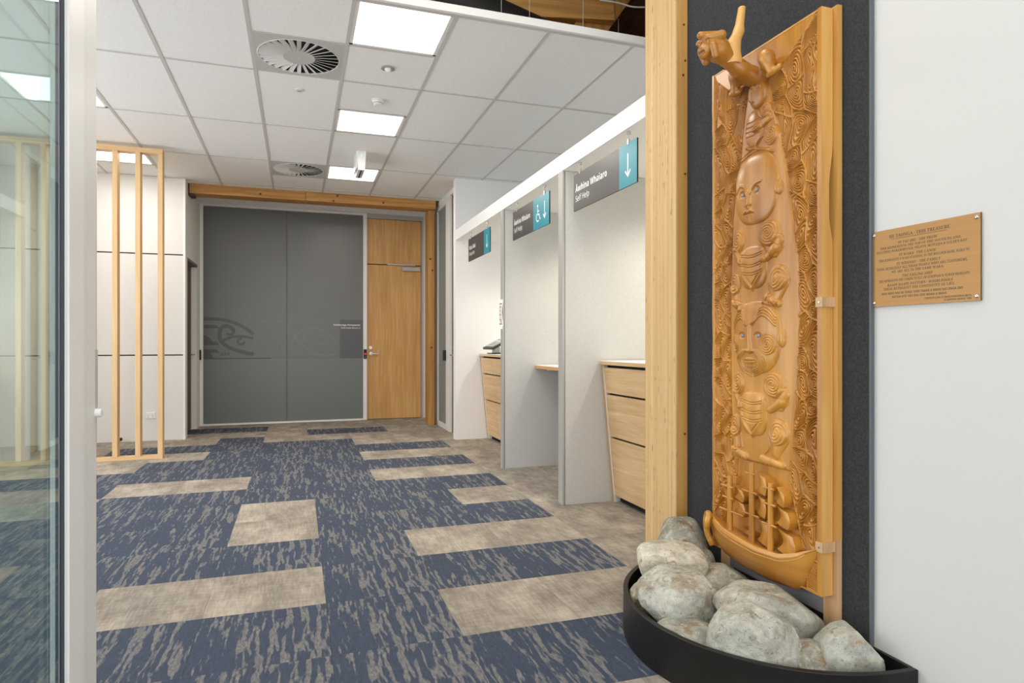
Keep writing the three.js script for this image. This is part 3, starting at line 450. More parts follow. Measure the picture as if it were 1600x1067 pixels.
  wpart(ex, 'light_slot', bx(0.613, 0.627, 2.921, 2.926, 6.72, 7.03), black);
  for (const x of [0.6, 0.64]) wpart(ex, 'groove', bx(x - 0.002, x + 0.002, 2.923, 2.926, 6.72, 7.03), alu);
  wpart(ex, 'status_led', (() => { const g = new THREE.SphereGeometry(0.006, 12, 8); g.translate(0.62, 3.075, -6.699); return g; })(), M({ color: '#9ade4a', emissive: '#9be84a', emissiveIntensity: 1.2 }));
  wpart(ex, 'side_lens', bx(0.566, 0.58, 2.95, 3.06, 6.74, 7.0), M({ color: '#d5dcd6', roughness: 0.3 }));
}
// ---------------------------------------------------------------- the void above the ceiling edge
{
  const rb = thing('roof_beam', 'heavy brown laminated roof beam above the ceiling edge', 'beam', [2.0, 3.5, 5.0]);
  const b1 = new THREE.BoxGeometry(2.4, 0.42, 0.30); b1.rotateY(-0.12); b1.rotateZ(0.06); b1.translate(1.15, 3.80, -4.75); wpart(rb, 'beam', uvm(b1, 'x'), roofPine);
  const b2 = new THREE.BoxGeometry(0.24, 0.9, 0.3); b2.rotateZ(-0.62); b2.translate(2.25, 3.72, -4.7); wpart(rb, 'brace', uvm(b2, 'y'), roofPine);
  const dw = thing('timber_lining', 'dark brown plywood lining in the roof void', 'lining', [2.2, 3.3, 5.6]);
  wpart(dw, 'side_sheet', bx(2.975, 2.995, CEIL + 0.06, 4.34, 3.6, 5.6, 'z'), brownPly);
  wpart(dw, 'sheet', bx(-3.28, 2.97, CEIL + 0.06, 4.34, 5.6, 5.63, 'x'), brownPly);
  const du = thing('air_duct', 'black flexible air duct above the ceiling edge', 'duct', [0.9, 3.45, 4.3]);
  const path = []; for (let i = 0; i <= 10; i++) path.push([lerp(-0.2, 1.85, i / 10) - 0.9, lerp(3.72, 3.37, i / 10) - 3.45, -(lerp(4.15, 4.45, i / 10)) + 4.3]);
  part(du, 'sleeve', tube(path, 0.15, 60, 16), M({ color: '#1c1b1b', roughness: 0.45 }));
  const wires = [[1.26, 3.98], [1.47, 4.02], [1.83, 3.95], [2.33, 3.92]];
  for (const [i, [x, d]] of wires.entries()) { const w = thing('hanger_wire', ['thin ceiling hanger wire farthest left in the void', 'thin ceiling hanger wire with a hook, second from left', 'thin ceiling hanger wire before the roof beam brace', 'thin ceiling hanger wire nearest the laminated post'][i], 'wire', [x, CEIL + 0.04, d], 0, 'hanger wires of the ceiling'); part(w, 'wire', cyl(0.002, 0.002, 1.17, 6, 0, 0.59, 0), alu); part(w, 'clip', lbx(0.012, 0.04, 0.012, 0, 0.02, 0, 0.002), alu); }
  const cb = thing('cable', 'white cable sagging across the roof void', 'cable', [2.3, 3.7, 4.4]); part(cb, 'cable', tube([[-0.12, 0.06, 0], [0.03, 0.065, 0], [0.16, 0.055, 0], [0.3, 0.075, 0], [0.6, 0.12, 0]], 0.006, 30, 6), whiteGloss);
}
// ---------------------------------------------------------------- glass door leaf at the left
{
  const X = -0.372, d = struct('door_4', [X, 0, 1.2], 'white framed glass door leaf standing open at the left', 'door');
  wpart(d, 'pane', bx(X - 0.004, X + 0.004, 0.1, 2.5, -0.1, 1.25), M({ color: '#e4f3f0', roughness: 0.02, transmission: 1, thickness: 0, ior: 2.9 }));
  wpart(d, 'gasket', bx(X - 0.003, X + 0.0052, 0.08, 2.5, 1.227, 1.243), M({ color: '#20263a', roughness: 0.5 }));
  wpart(d, 'stile', bx(X - 0.016, X + 0.012, 0.012, 2.6, 1.243, 1.322, 'y', 0.003), whiteGloss);
  wpart(d, 'edge_stile', bx(X - 0.014, X + 0.008, 0.012, 2.6, 1.324, 1.414, 'y', 0.005), M({ color: '#e6e6e3', roughness: 0.42 }));
  wpart(d, 'top_rail', bx(X - 0.02, X + 0.012, 2.5, 2.6, -0.1, 1.243), whiteGloss);
  wpart(d, 'bottom_rail', bx(X - 0.02, X + 0.012, 0.012, 0.1, -0.1, 1.243), whiteGloss);
  const lk = wpart(d, 'lock_plate', bx(X - 0.012, X + 0.0085, 1.03, 1.14, 1.400, 1.417), M({ color: '#c9c9c6', roughness: 0.4, metalness: 0.3 }));
  wpart(lk, 'snib', cyl(0.008, 0.008, 0.012, 12, X + 0.012, 1.02, -1.405, 'x'), whiteGloss);
}
// ---------------------------------------------------------------- charcoal panel and plaque
{
  const p = thing('felt_wall_panel', 'tall charcoal felt panel behind the carving', 'wall panel', [1.772, 0, 2.1]);
  wpart(p, 'felt', bx(1.765, 1.779, 0, 4.3, 1.606, 2.632), feltCharcoal);
  wpart(p, 'edge_trim', bx(1.764, 1.779, 0, 4.3, 1.600, 1.606), M({ color: '#5d6468', roughness: 0.5 }));
  const q = thing('brass_plaque', 'engraved brass plaque on the white wall', 'plaque', [1.779, 1.27, 1.43], -Math.PI / 2);
  const W = 0.352, H = 0.242;
  const t = canvasTex(1400, 962, (c, w, h) => {
    c.fillStyle = '#ad8247'; c.fillRect(0, 0, w, h);
    for (let i = 0; i < 500; i++) { c.fillStyle = hash(i, 1, 1) > 0.5 ? 'rgba(210,165,100,0.07)' : 'rgba(130,92,44,0.06)'; c.fillRect(0, hash(i, 2, 2) * h, w, 1 + hash(i, 3, 3) * 2); }
    c.fillStyle = '#33261a'; c.textAlign = 'center';
    const L = (s, y, f, x = w / 2, mw = 1180) => { c.font = f; c.fillText(s, x, y, mw); };
    const ser = 'bold 40px serif', it = 'italic bold 42px serif';
    L('HE TAONGA - THIS TREASURE', 112, 'bold 52px serif', 660); c.fillRect(300, 126, 720, 5);
    L('TE TAU IHU - THE PROW', 196, it, 640); L('THIS REPRESENTS THE TOP OF THE SOUTH ISLAND,', 244, ser, 660); L('INCLUDING MARLBOROUGH, NELSON, MOTUEKA & GOLDEN BAY.', 290, ser, 670);
    L('TE WAKA - THE CANOE', 350, it, 640); L('THIS REPRESENTS A WAKA STANDING IN THE BOULDER BANK, WAKA TU.', 398, ser, 700);
    L('TE WHANAU - THE FAMILY', 458, it, 650); L('THESE REPRESENT ALL THOSE PEOPLE WHO ARE CUSTOMERS,', 506, ser, 670); L('WE ARE ALL IN THE SAME WAKA.', 552, ser, 640);
    L('THE SAILING SHIP', 612, it, 640); L('THIS REPRESENTS THE COMING TO N.Z. OF EUROPEAN & NEWER MIGRANTS.', 660, ser, 700);
    L('RAAPE RAAPE PATTERN - WHIRLPOOLS', 716, it, 660); L('THESE REPRESENT THE CONTINUITY OF LIFE.', 762, ser, 650);
    L('NGA MIHI NUI KI TENEI TARI TAAKE E AWHI NEI INGA IWI', 818, 'bold 38px sans-serif', 680, 1100); L('KATOA OTE TAU IHU OTE WAKA A MAUI', 864, 'bold 38px sans-serif', 660, 800);
    c.textAlign = 'right'; c.font = 'bold 28px sans-serif'; c.fillText('CARVED BY JOHN TE RANGIPUAWHENUA MUTU', 1300, 906, 560); c.fillText('TE AWHINA MARAE 1996', 1300, 940, 320);
  });
  part(q, 'plate', lbx(W, H, 0.004, 0, H / 2, 0.003), M({ color: '#5f4522', roughness: 0.45, metalness: 0.3 }));
  const f = new THREE.PlaneGeometry(W, H); f.translate(0, H / 2, 0.0056); part(q, 'engraved_face', f, M({ map: t, roughness: 0.42, metalness: 0.25 }));
  for (const sx of [-1, 1]) for (const sy of [0, 1]) { const s = new THREE.SphereGeometry(0.006, 14, 8); s.scale(1, 1, 0.6); s.translate(sx * (W / 2 - 0.011), sy ? H - 0.012 : 0.012, 0.006); part(q, 'screw', s, chrome); }
}
// ---------------------------------------------------------------- the carved panel
{
  const HW = 0.303, HH = 2.015, T = 0.048;
  const g = thing('carved_panel', 'tall carved honey-coloured timber panel of figures, spirals and a ship', 'carving', [1.742, 0.287, 2.0365], -Math.PI / 2);
  const RS = [[.259, 1.925], [.172, 1.852], [.262, 1.821], [.099, 1.818], [.181, 1.767], [.262, 1.715], [.111, 1.736], [.2, 1.641], [.259, 1.597], [.131, 1.631], [.162, 1.536], [.267, 1.497], [.189, 1.448], [.26, 1.393], [.203, 1.327], [.26, 1.298], [.199, 1.248], [.263, 1.215], [.22, 1.168], [.263, 1.078], [.215, 1.042], [.262, .978], [.221, .921], [.262, .842], [.209, .804], [.209, .724], [.266, .724], [.258, .648], [.205, .612], [.258, .531], [.190, .522], [.201, .462], [.258, .426], [.171, .363], [.254, .349], [.217, .274], [.266, .262], [.246, .19]];
  const LS = [[-.263, 1.939], [-.171, 1.866], [-.095, 1.836], [-.181, 1.799], [-.263, 1.84], [-.12, 1.74], [-.253, 1.737], [-.216, 1.641], [-.14, 1.619], [-.261, 1.559], [-.17, 1.521], [-.266, 1.475], [-.195, 1.431], [-.256, 1.391], [-.203, 1.324], [-.261, 1.303], [-.266, 1.236], [-.199, 1.228], [-.266, 1.157], [-.218, 1.158], [-.261, 1.099], [-.22, 1.055], [-.267, .995], [-.214, .939], [-.255, .855], [-.203, .83], [-.261, .763], [-.209, .743], [-.243, .66], [-.197, .606], [-.249, .542], [-.19, .536], [-.249, .444], [-.18, .452], [-.243, .357], [-.17, .359], [-.249, .253], [-.2, .259], [-.24, .17]];
  const SP = [...RS, ...LS].map(([x, y], i) => ({ x, y, dir: i % 2 ? 1 : -1, w: .9 + .25 * hash(i, 6, 6) }));
  const line = (pts, t, ax = 1) => { // piecewise linear in pts[ax], descending or ascending
    const n = pts.length, o = 1 - ax; if (pts[0][ax] > pts[n - 1][ax]) pts = pts.slice().reverse();
    if (t <= pts[0][ax]) return pts[0][o]; for (let i = 1; i < n; i++) if (t <= pts[i][ax]) return lerp(pts[i - 1][o], pts[i][o], (t - pts[i - 1][ax]) / (pts[i][ax] - pts[i - 1][ax])); return pts[n - 1][o]; };
  const leftEdge = [[-.06, 1.89], [-.085, 1.8], [-.105, 1.7], [-.115, 1.6], [-.144, 1.513], [-.166, 1.342], [-.176, 1.165], [-.18, 1.0], [-.176, .644], [-.164, .40]];
  const rightEdge = [[.02, 1.89], [.045, 1.83], [.07, 1.733], [.105, 1.63], [.125, 1.54], [.161, 1.338], [.186, 1.178], [.193, 1.0], [.19, .9], [.176, .672], [.158, .481], [.15, .40]];
  const topCurve = [[-.303, 2.03], [-.27, 1.975], [-.2, 1.915], [-.1, 1.892], [0, 1.882], [.062, 1.885], [.13, 1.905], [.19, 1.945], [.24, 1.975], [.279, 2.01]];
  const shipL = [[-.13, .42], [-.135, .33], [-.17, .24], [-.22, .15], [-.26, .08]], shipR = [[.15, .42], [.165, .32], [.19, .24], [.215, .15], [.235, .08]];
  const bump = []; const box = (f, x0, x1, y0, y1) => bump.push({ f, x0, x1, y0, y1 });
  const seg = (ax, ay, bx2, by, w, h) => box((x, y) => { const dx = bx2 - ax, dy = by - ay, t = clamp(((x - ax) * dx + (y - ay) * dy) / (dx * dx + dy * dy + 1e-12), 0, 1), q = Math.hypot(x - ax - t * dx, y - ay - t * dy) / w; return q > 2.2 ? 0 : h * Math.exp(-q * q * 1.6); }, Math.min(ax, bx2) - 2.2 * w, Math.max(ax, bx2) + 2.2 * w, Math.min(ay, by) - 2.2 * w, Math.max(ay, by) + 2.2 * w);
  const poly = (pts, w, h) => { for (let i = 1; i < pts.length; i++) seg(...pts[i - 1], ...pts[i], w, h); };
  const curve = (pts, w, h, n = 10) => { const c = new THREE.CatmullRomCurve3(pts.map(([x, y]) => new THREE.Vector3(x, y, 0))).getPoints(n).map((p) => [p.x, p.y]); box((x, y) => { let m = 1e9; for (let i = 1; i < c.length; i++) { const [ax, ay] = c[i - 1], dx = c[i][0] - ax, dy = c[i][1] - ay, t = clamp(((x - ax) * dx + (y - ay) * dy) / (dx * dx + dy * dy + 1e-12), 0, 1), q = Math.hypot(x - ax - t * dx, y - ay - t * dy); if (q < m) m = q; } const q = m / w; return q > 2.2 ? 0 : h * Math.exp(-q * q * 1.6); }, Math.min(...c.map((p) => p[0])) - 2.2 * w, Math.max(...c.map((p) => p[0])) + 2.2 * w, Math.min(...c.map((p) => p[1])) - 2.2 * w, Math.max(...c.map((p) => p[1])) + 2.2 * w); };
  const dome = (cx, cy, rx, ryU, ryD, h, pw = 2.4) => box((x, y) => { const q = Math.pow(Math.abs(x - cx) / rx, pw) + Math.pow(Math.abs(y - cy) / (y > cy ? ryU : ryD), pw); return q >= 1 ? 0 : h * Math.pow(1 - q, 0.42); }, cx - rx, cx + rx, cy - ryD, cy + ryU);
  const coil = (cx, cy, rx, ry, h, dir, pitch = 0.0125) => box((x, y) => { const dx = (x - cx) / rx, dy = (y - cy) / ry, q = Math.hypot(dx, dy); if (q >= 1) return 0; const r = q * Math.max(rx, ry), a = Math.atan2(dy, dx); return h * Math.pow(1 - q * q * q, 0.4) + 0.0032 * (0.5 - 0.5 * Math.cos(2 * Math.PI * r / pitch - dir * a * 2)) * sm(1, 0.9, q) - 0.002; }, cx - rx, cx + rx, cy - ry, cy + ry);
  const limb = (ax, ay, bx2, by, r0, r1, h) => { const R = Math.max(r0, r1); box((x, y) => { const dx = bx2 - ax, dy = by - ay, t = clamp(((x - ax) * dx + (y - ay) * dy) / (dx * dx + dy * dy), 0, 1), q = Math.hypot(x - ax - t * dx, y - ay - t * dy) / lerp(r0, r1, t); return q >= 1 ? 0 : h * Math.sqrt(1 - q * q); }, Math.min(ax, bx2) - R, Math.max(ax, bx2) + R, Math.min(ay, by) - R, Math.max(ay, by) + R); };
  // small figure at the top
  dome(-.009, 1.835, .048, .05, .062, .022, 2.0); seg(-.028, 1.85, -.034, 1.808, .006, .010); seg(-.02, 1.838, .012, 1.846, .004, -.004); seg(-.04, 1.796, -.015, 1.797, .003, -.005); curve([[-.04, 1.85], [-.012, 1.862], [.02, 1.852]], .004, .003);
  dome(-.03, 1.70, .052, .075, .07, .014); coil(.035, 1.752, .034, .03, .011, 1, .008); coil(.062, 1.652, .036, .04, .011, -1, .009); limb(.05, 1.72, -.01, 1.69, .018, .012, .013);
  for (const y of [1.73, 1.712, 1.694, 1.676]) curve([[-.07, y], [-.03, y - .006], [.008, y + .002]], .0022, -.0035);
  curve([[-.08, 1.64], [-.03, 1.622], [.02, 1.66]], .006, .007); curve([[-.10, 1.605], [-.03, 1.622], [.075, 1.585]], .005, .008);
  // middle figure: smooth egg-shaped head
  dome(-.020, 1.475, .122, .128, .146, .019, 2.6); dome(.106, 1.445, .014, .028, .028, .012); 
  curve([[-.120, 1.468], [-.095, 1.488], [-.066, 1.478], [-.052, 1.445]], .006, .005); curve([[-.030, 1.448], [-.006, 1.478], [.030, 1.484]], .006, .005);
  dome(-.082, 1.452, .022, .016, .016, -.006, 2); dome(.0, 1.455, .022, .018, .018, -.006, 2);
  seg(-.044, 1.452, -.046, 1.405, .012, .006); seg(-.062, 1.400, -.030, 1.402, .005, -.005); seg(-.046, 1.404, -.046, 1.400, .010, .004);
  curve([[-.078, 1.374], [-.060, 1.383], [-.047, 1.378], [-.034, 1.384], [-.016, 1.374]], .005, .005); curve([[-.076, 1.372], [-.047, 1.373], [-.018, 1.371]], .003, -.005); for (const x of [-.058, -.046, -.034]) seg(x, 1.362, x, 1.345, .0025, -.003);
  curve([[-.13, 1.59], [-.02, 1.612], [.05, 1.60]], .006, .006);
  const body = (y0, s) => { // y0: shoulder height
    const Y = (v) => y0 + v;
    coil(-.122, Y(.0), .036, .045, .013, -1); coil(.056 + s, Y(.004), .060, .05, .015, 1);
    limb(.105 + s, Y(-.03), .088 + s, Y(-.075), .024, .018, .014); limb(.098 + s, Y(-.06), .036 + s, Y(-.092), .018, .013, .015); limb(-.142, Y(-.04), -.102, Y(-.092), .015, .012, .013);
    dome(-.034, Y(-.10), .078, .07, .10, .015, 3); curve([[-.10, Y(-.06)], [-.085, Y(-.14)], [-.036, Y(-.20)]], .008, .005); curve([[.03, Y(-.055)], [.02, Y(-.14)], [-.036, Y(-.20)]], .008, .005);
    for (const v of [-.062, -.098, -.130]) for (const e of [0, .009]) curve([[-.095, Y(v - e)], [-.034, Y(v - e - .010)], [.026, Y(v - e)]], .0022, -.004);
    seg(-.075, Y(-.145), -.036, Y(-.185), .003, -.004); seg(.006, Y(-.145), -.036, Y(-.185), .003, -.004);
    coil(-.140, Y(-.172), .030, .046, .012, 1); coil(.104, Y(-.170), .052, .05, .014, -1);
    limb(-.145, Y(-.20), -.135, Y(-.255), .024, .018, .010); limb(.12, Y(-.19), .09, Y(-.25), .034, .022, .011); curve([[-.11, Y(-.20)], [-.10, Y(-.255)]], .004, .006); curve([[.05, Y(-.19)], [.055, Y(-.235)], [.03, Y(-.262)]], .004, .006);
  };
  body(1.278, 0);
  limb(-.150, 1.030, -.105, 1.012, .016, .020, .012); limb(.045, 1.035, .105, 1.012, .022, .014, .012); for (let k = 0; k < 4; k++) { seg(-.145 + k * .012, 1.015, -.14 + k * .012, 1.003, .003, -.005); seg(.06 + k * .013, 1.018, .063 + k * .013, 1.004, .003, -.005); }
  // lower figure: tattooed head
  dome(-.018, .90, .134, .132, .150, .020, 2.6); dome(.124, .885, .014, .034, .034, .012);
  for (let k = 0; k < 4; k++) { const e = k * .012; curve([[-.140, .925 + e * .9], [-.112, .955 + e], [-.085, .965 + e * .9], [-.055, .936 + e * .2]], .0038, k % 2 ? .0045 : .0055, 12); curve([[-.018, .936 + e * .2], [.028, .972 + e * .9], [.062, .962 + e], [.098, .932 + e * .9]], .0038, k % 2 ? .0045 : .0055, 12); }
  coil(-.128, .865, .028, .040, .004, 1, .010); coil(.062, .862, .044, .042, .004, -1, .010);
  dome(-.082, .896, .022, .015, .015, -.006, 2); dome(.012, .894, .022, .015, .015, -.006, 2);
  limb(-.036, .925, -.034, .838, .009, .015, .010); limb(-.052, .836, -.016, .836, .008, .008, .007);
  dome(-.036, .798, .036, .013, .013, .006, 2); seg(-.066, .798, -.006, .798, .003, -.006);
  for (let k = 0; k < 4; k++) { const e = k * .0105; curve([[-.055 - e * .7, .838], [-.088 - e, .805], [-.080 - e * .8, .775 - e * .3], [-.046, .760 - e * .7]], .0034, .004, 12); curve([[-.015 + e * .7, .838], [.018 + e, .805], [.010 + e * .8, .775 - e * .3], [-.030, .760 - e * .7]], .0034, .004, 12); }
  for (const x of [-.058, -.038, -.018]) coil(x, .772, .011, .009, .002, 1, .005);
  body(.706, .026);
  limb(-.158, .436, -.085, .414, .014, .020, .014); limb(.015, .420, .12, .414, .020, .016, .014); for (let k = 0; k < 5; k++) { seg(-.150 + k * .016, .408, -.148 + k * .016, .396, .004, -.006); seg(.03 + k * .02, .406, .032 + k * .02, .394, .004, -.006); }

  for (const s of SP) { const re = line(rightEdge, s.y), le = line(leftEdge, s.y), xb = s.x > 0 ? lerp(re, .279, .5) : lerp(-.29, le, .5), sg = s.x > 0 ? 0 : 1.4; s.wx = s.x + .009 * Math.sin(s.y * 37 + sg); s.wy = s.y + (s.x - xb) * .75 * Math.sin(s.y * 19 + sg); }
  const relief = (X, Y) => {
    const edgeN = 0.0006 * (pn(X * 40 + 50, Y * 8, 999, 999, 3) - 0.5);
    const frame = Math.max(sm(-.286, -.294, X), sm(.276, .283, X));
    const plain = sm(-.004, .004, Y - line(topCurve, X, 0));
    if (frame >= 1) return edgeN;
    let h;
    const le = line(leftEdge, Y), re = line(rightEdge, Y), inP = Math.min(X - le, re - X, 1.888 - Y, Y - .402);
    const sl = line(shipL, Y), sr = line(shipR, Y);
    if (plain >= 1) h = -.004 + .0012 * (pn(X * 30, Y * 60, 999, 999, 9) - .5);
    else if (inP > -.004) {
      h = lerp(-.010, .0005, sm(-.004, .005, inP)) + .004 * sm(0, .09, inP);
      if (inP > 0) for (const b of bump) if (X > b.x0 && X < b.x1 && Y > b.y0 && Y < b.y1) h += b.f(X, Y);
    } else if (Y < .42 && X > sl && X < sr) h = -.014 * sm(0, .012, Math.min(X - sl, sr - X));
    else {
      // whirlpools: every spiral holds the ground nearest to it; a bending of the ground makes their meeting lines run in S curves
      let m1 = 1e9, m2 = 1e9, bi = null, ba = 0; const xb = X > 0 ? lerp(re, .279, .5) : lerp(-.29, le, .5), sg = X > 0 ? 0 : 1.4;
      const Xw = X + .009 * Math.sin(Y * 37 + sg), Yw = Y + (X - xb) * .75 * Math.sin(Y * 19 + sg);
      for (const s of SP) { const dy = (Yw - s.wy) * .76, dx = Xw - s.wx; if (dy > .13 || dy < -.13 || dx > .12 || dx < -.12) continue; const r = Math.sqrt(dx * dx + dy * dy) / s.w; if (r < m1) { m2 = m1; m1 = r; bi = s; ba = Math.atan2(dy, dx); } else if (r < m2) m2 = r; }
      if (!bi) return -.006;
      const e = m2 - m1, ridge = 1 - sm(.0014, .0050, e);
      const rib = Math.abs(Math.sin(Math.PI * m1 / .0080 - bi.dir * ba));
      h = -.0165 + .0050 * sm(.045, 0, m1) + rib * .0105 * (1 - ridge);
      h = lerp(h, -.0005, ridge);
    }
    h = lerp(h, -.003, plain * (1 - frame)); return lerp(h, edgeN, frame);
  };
  const NX = 540, NY = 1680, pos = new Float32Array((NX + 1) * (NY + 1) * 3), uv = new Float32Array((NX + 1) * (NY + 1) * 2), idx = new Uint32Array(NX * NY * 6);
  const sideWob = (y) => 0.004 * (pn(y * 7, 1.5, 999, 9, 4) - .5) + 0.003 * (pn(y * 23, 2.5, 999, 9, 5) - .5);
  for (let j = 0; j <= NY; j++) for (let i = 0; i <= NX; i++) { const k = j * (NX + 1) + i, Y = j / NY * HH, X = lerp(-HW, HW, i / NX) + (i < NX * .03 ? sideWob(Y) * (1 - i / (NX * .03)) : 0); pos[k * 3] = X; pos[k * 3 + 1] = Y; pos[k * 3 + 2] = T + relief(X, Y); uv[k * 2] = X; uv[k * 2 + 1] = Y; }
  let q = 0; for (let j = 0; j < NY; j++) for (let i = 0; i < NX; i++) { const a = j * (NX + 1) + i, b = a + 1, c = a + NX + 1, d = c + 1; idx[q++] = a; idx[q++] = b; idx[q++] = d; idx[q++] = a; idx[q++] = d; idx[q++] = c; }
  const fg = new THREE.BufferGeometry(); fg.setAttribute('position', new THREE.BufferAttribute(pos, 3)); fg.setAttribute('uv', new THREE.BufferAttribute(uv, 2)); fg.setIndex(new THREE.BufferAttribute(idx, 1)); fg.computeVertexNormals();
  part(g, 'carved_face', fg, carveWood);
  // slab behind the face: sides, back and top; the near side has a long natural hollow
  const hol = (y) => 0.016 * sm(1.56, 1.40, y) * sm(1.20, 1.30, y);
  const out = []; for (let k = 0; k <= 40; k++) out.push([k / 40 * HH]);
  const side = (x, inset) => { const v = [], ii = [], u2 = []; for (let k = 0; k <= 80; k++) { const y = k / 80 * HH; const zf = T + (x < 0 ? 0 : 0), zb = inset ? hol(y) : 0, xw = x < 0 ? x + sideWob(y) : x; v.push(xw, y, zb, xw, y, zf); u2.push(zb, y, zf, y); } for (let k = 0; k < 80; k++) { const a = k * 2; if (x > 0) ii.push(a, a + 2, a + 3, a, a + 3, a + 1); else ii.push(a, a + 3, a + 2, a, a + 1, a + 3); } const gg = new THREE.BufferGeometry(); gg.setAttribute('position', new THREE.Float32BufferAttribute(v, 3)); gg.setAttribute('uv', new THREE.Float32BufferAttribute(u2, 2)); gg.setIndex(ii); gg.computeVertexNormals(); return gg; };
  part(g, 'side_face', side(HW, true), carvePale); part(g, 'side_face', side(-HW, false), carveWood);
  part(g, 'slab', lbx(HW * 2 - .012, HH - .004, T - .03, 0, HH / 2, .018), carveWood);
  part(g, 'top_edge', lbx(HW * 2 - .002, .006, T - .002, 0, HH - .004, T / 2 - .001), carvePale);
  part(g, 'bottom_edge', lbx(HW * 2 - .002, .006, T - .002, 0, .002, T / 2 - .001), carveWood);
  // backing board, stand and brackets
  part(g, 'backing_board', lbx(.628, HH - .19, .02, .008, HH / 2 + .1, -.0115), carvePale);
  for (const x of [-.28, .29]) part(g, 'stand_leg', lbx(.06, .464, .021, x, -.037, -.012), rawTimber);
  part(g, 'stand_rail', lbx(.56, .10, .02, .005, -.03, -.0125), M({ color: '#77777a', roughness: 0.7 }));
  for (const y of [1.006, .168]) { const b = part(g, 'bracket', lbx(.008, .034, .052, HW + .004, y, .022, 0.001), rawTimber); part(b, 'flap', lbx(.03, .034, .004, HW - .008, y, T + .003, 0.001), M({ color: '#cfae84', roughness: 0.5 })); const sc = cyl(.0035, .0035, .003, 12, HW - .006, y, T + .006, 'z'); part(b, 'screw', sc, chrome); }
  // inlaid shell eyes
  const shell = M({ color: '#7f969c', roughness: 0.3, metalness: 0.3, clearcoat: 0.4 });
  for (const [x, y, z, r] of [[-.082, 1.452, .0185, .010], [.0, 1.455, .0185, .009], [-.082, .896, .0195, .010], [.012, .894, .0195, .010], [-.004, 1.842, .018, .006]]) { const s = new THREE.SphereGeometry(1, 18, 10); s.scale(r, r * .62, .004); s.rotateZ(x < -.05 ? -.35 : .45); s.translate(x, y, T + z); part(g, 'shell_eye', s, shell); }

  // ---- ship
  const hullTop = [[-.303, .142], [-.261, .136], [-.169, .116], [-.063, .108], [.036, .100], [.145, .104], [.2, .122], [.246, .142], [.292, .162]], hullBot = [[-.303, .080], [-.285, .016], [-.226, -.018], [-.115, -.034], [.036, -.038], [.171, -.024], [.222, .004], [.252, .085], [.292, .146]];
  const NS = 90, NC = 26, hp = [], hu = [], hi = [];
  for (let i = 0; i <= NS; i++) { const t = i / NS, X = lerp(-.303, .292, t), yt = line(hullTop, X, 0), yb = line(hullBot, X, 0), bow = .074 * Math.pow(Math.sin(Math.PI * clamp(t * .93 + .06, 0, 1)), .55);
    for (let k = 0; k <= NC; k++) { const a = k / NC; // 0 at the deck by the panel, out to the rail, round to the keel
      let z, y; if (a < .22) { z = bow * a / .22; y = yt - .012 * (1 - a / .22); } else { const b = (a - .22) / .78; z = bow * Math.pow(Math.cos(b * Math.PI / 2), .62); y = yt + (yb - yt) * Math.pow(b, 1.05); if (b > .10 && b < .17) z += .004; }
      hp.push(X - (t < .06 ? (.06 - t) * .18 * (1 - Math.abs(a - .5)) : 0), y, T - .012 + z); hu.push(y, X); } }
  for (let i = 0; i < NS; i++) for (let k = 0; k < NC; k++) { const a = i * (NC + 1) + k, b = a + NC + 1; hi.push(a, a + 1, b, b, a + 1, b + 1); }
  const hg = new THREE.BufferGeometry(); hg.setAttribute('position', new THREE.Float32BufferAttribute(hp, 3)); hg.setAttribute('uv', new THREE.Float32BufferAttribute(hu, 2)); hg.setIndex(hi); hg.computeVertexNormals();
  const hull = part(g, 'ship_hull', hg, carveWood);
  const rail = []; for (let i = 0; i <= 24; i++) { const t = i / 24, X = lerp(-.29, .25, t); const bow = .074 * Math.pow(Math.sin(Math.PI * clamp((X + .303) / .595 * .93 + .06, 0, 1)), .55); rail.push([X, lerp(line(hullTop, X, 0), line(hullBot, X, 0), .2), T - .012 + bow * .985]); }
  part(hull, 'rubbing_strake', tube(rail, .0022, 60, 6), carvePale);
  part(hull, 'stem_curl', tube([[-.285, .005, T + .012], [-.297, .05, T + .028], [-.306, .10, T + .03], [-.297, .136, T + .03], [-.272, .14, T + .04], [-.268, .11, T + .05], [-.276, .07, T + .047]], .013, 50, 10), carveWood);
  const masts = [[-.145, .330, .105], [-.014, .405, .095], [.090, .348, .098]];
  for (const [x, y1, y0] of masts) part(g, 'mast', uvm(cyl(.010, .012, y1 - y0, 12, x, (y0 + y1) / 2, T + .03)), carveWood);
  const sail = (x, y0, y1, w, zb = .022) => { // wind-filled sail: convex leading edge, hollow edge at the mast, solid block with crisp sides
    const N = 16, P = [], I = [], U = [], X = (a, b) => x + .40 * w * Math.sin(Math.PI * b) * (1 - a) + a * w * (.98 + .26 * Math.sin(Math.PI * b)), Y = (a, b) => lerp(y0, y1, b) - .010 * a, Z = (a, b) => T + .012 + zb * (.35 + .65 * Math.sin(a * Math.PI * .62)) * (.7 + .3 * Math.sin(Math.PI * b));
    for (let i = 0; i <= N; i++) for (let j = 0; j <= N; j++) { const a = i / N, b = j / N; P.push(X(a, b), Y(a, b), Z(a, b)); U.push(X(a, b), Y(a, b)); }
    const id = (i, j) => i * (N + 1) + j; for (let i = 0; i < N; i++) for (let j = 0; j < N; j++) I.push(id(i, j), id(i + 1, j), id(i + 1, j + 1), id(i, j), id(i + 1, j + 1), id(i, j + 1));
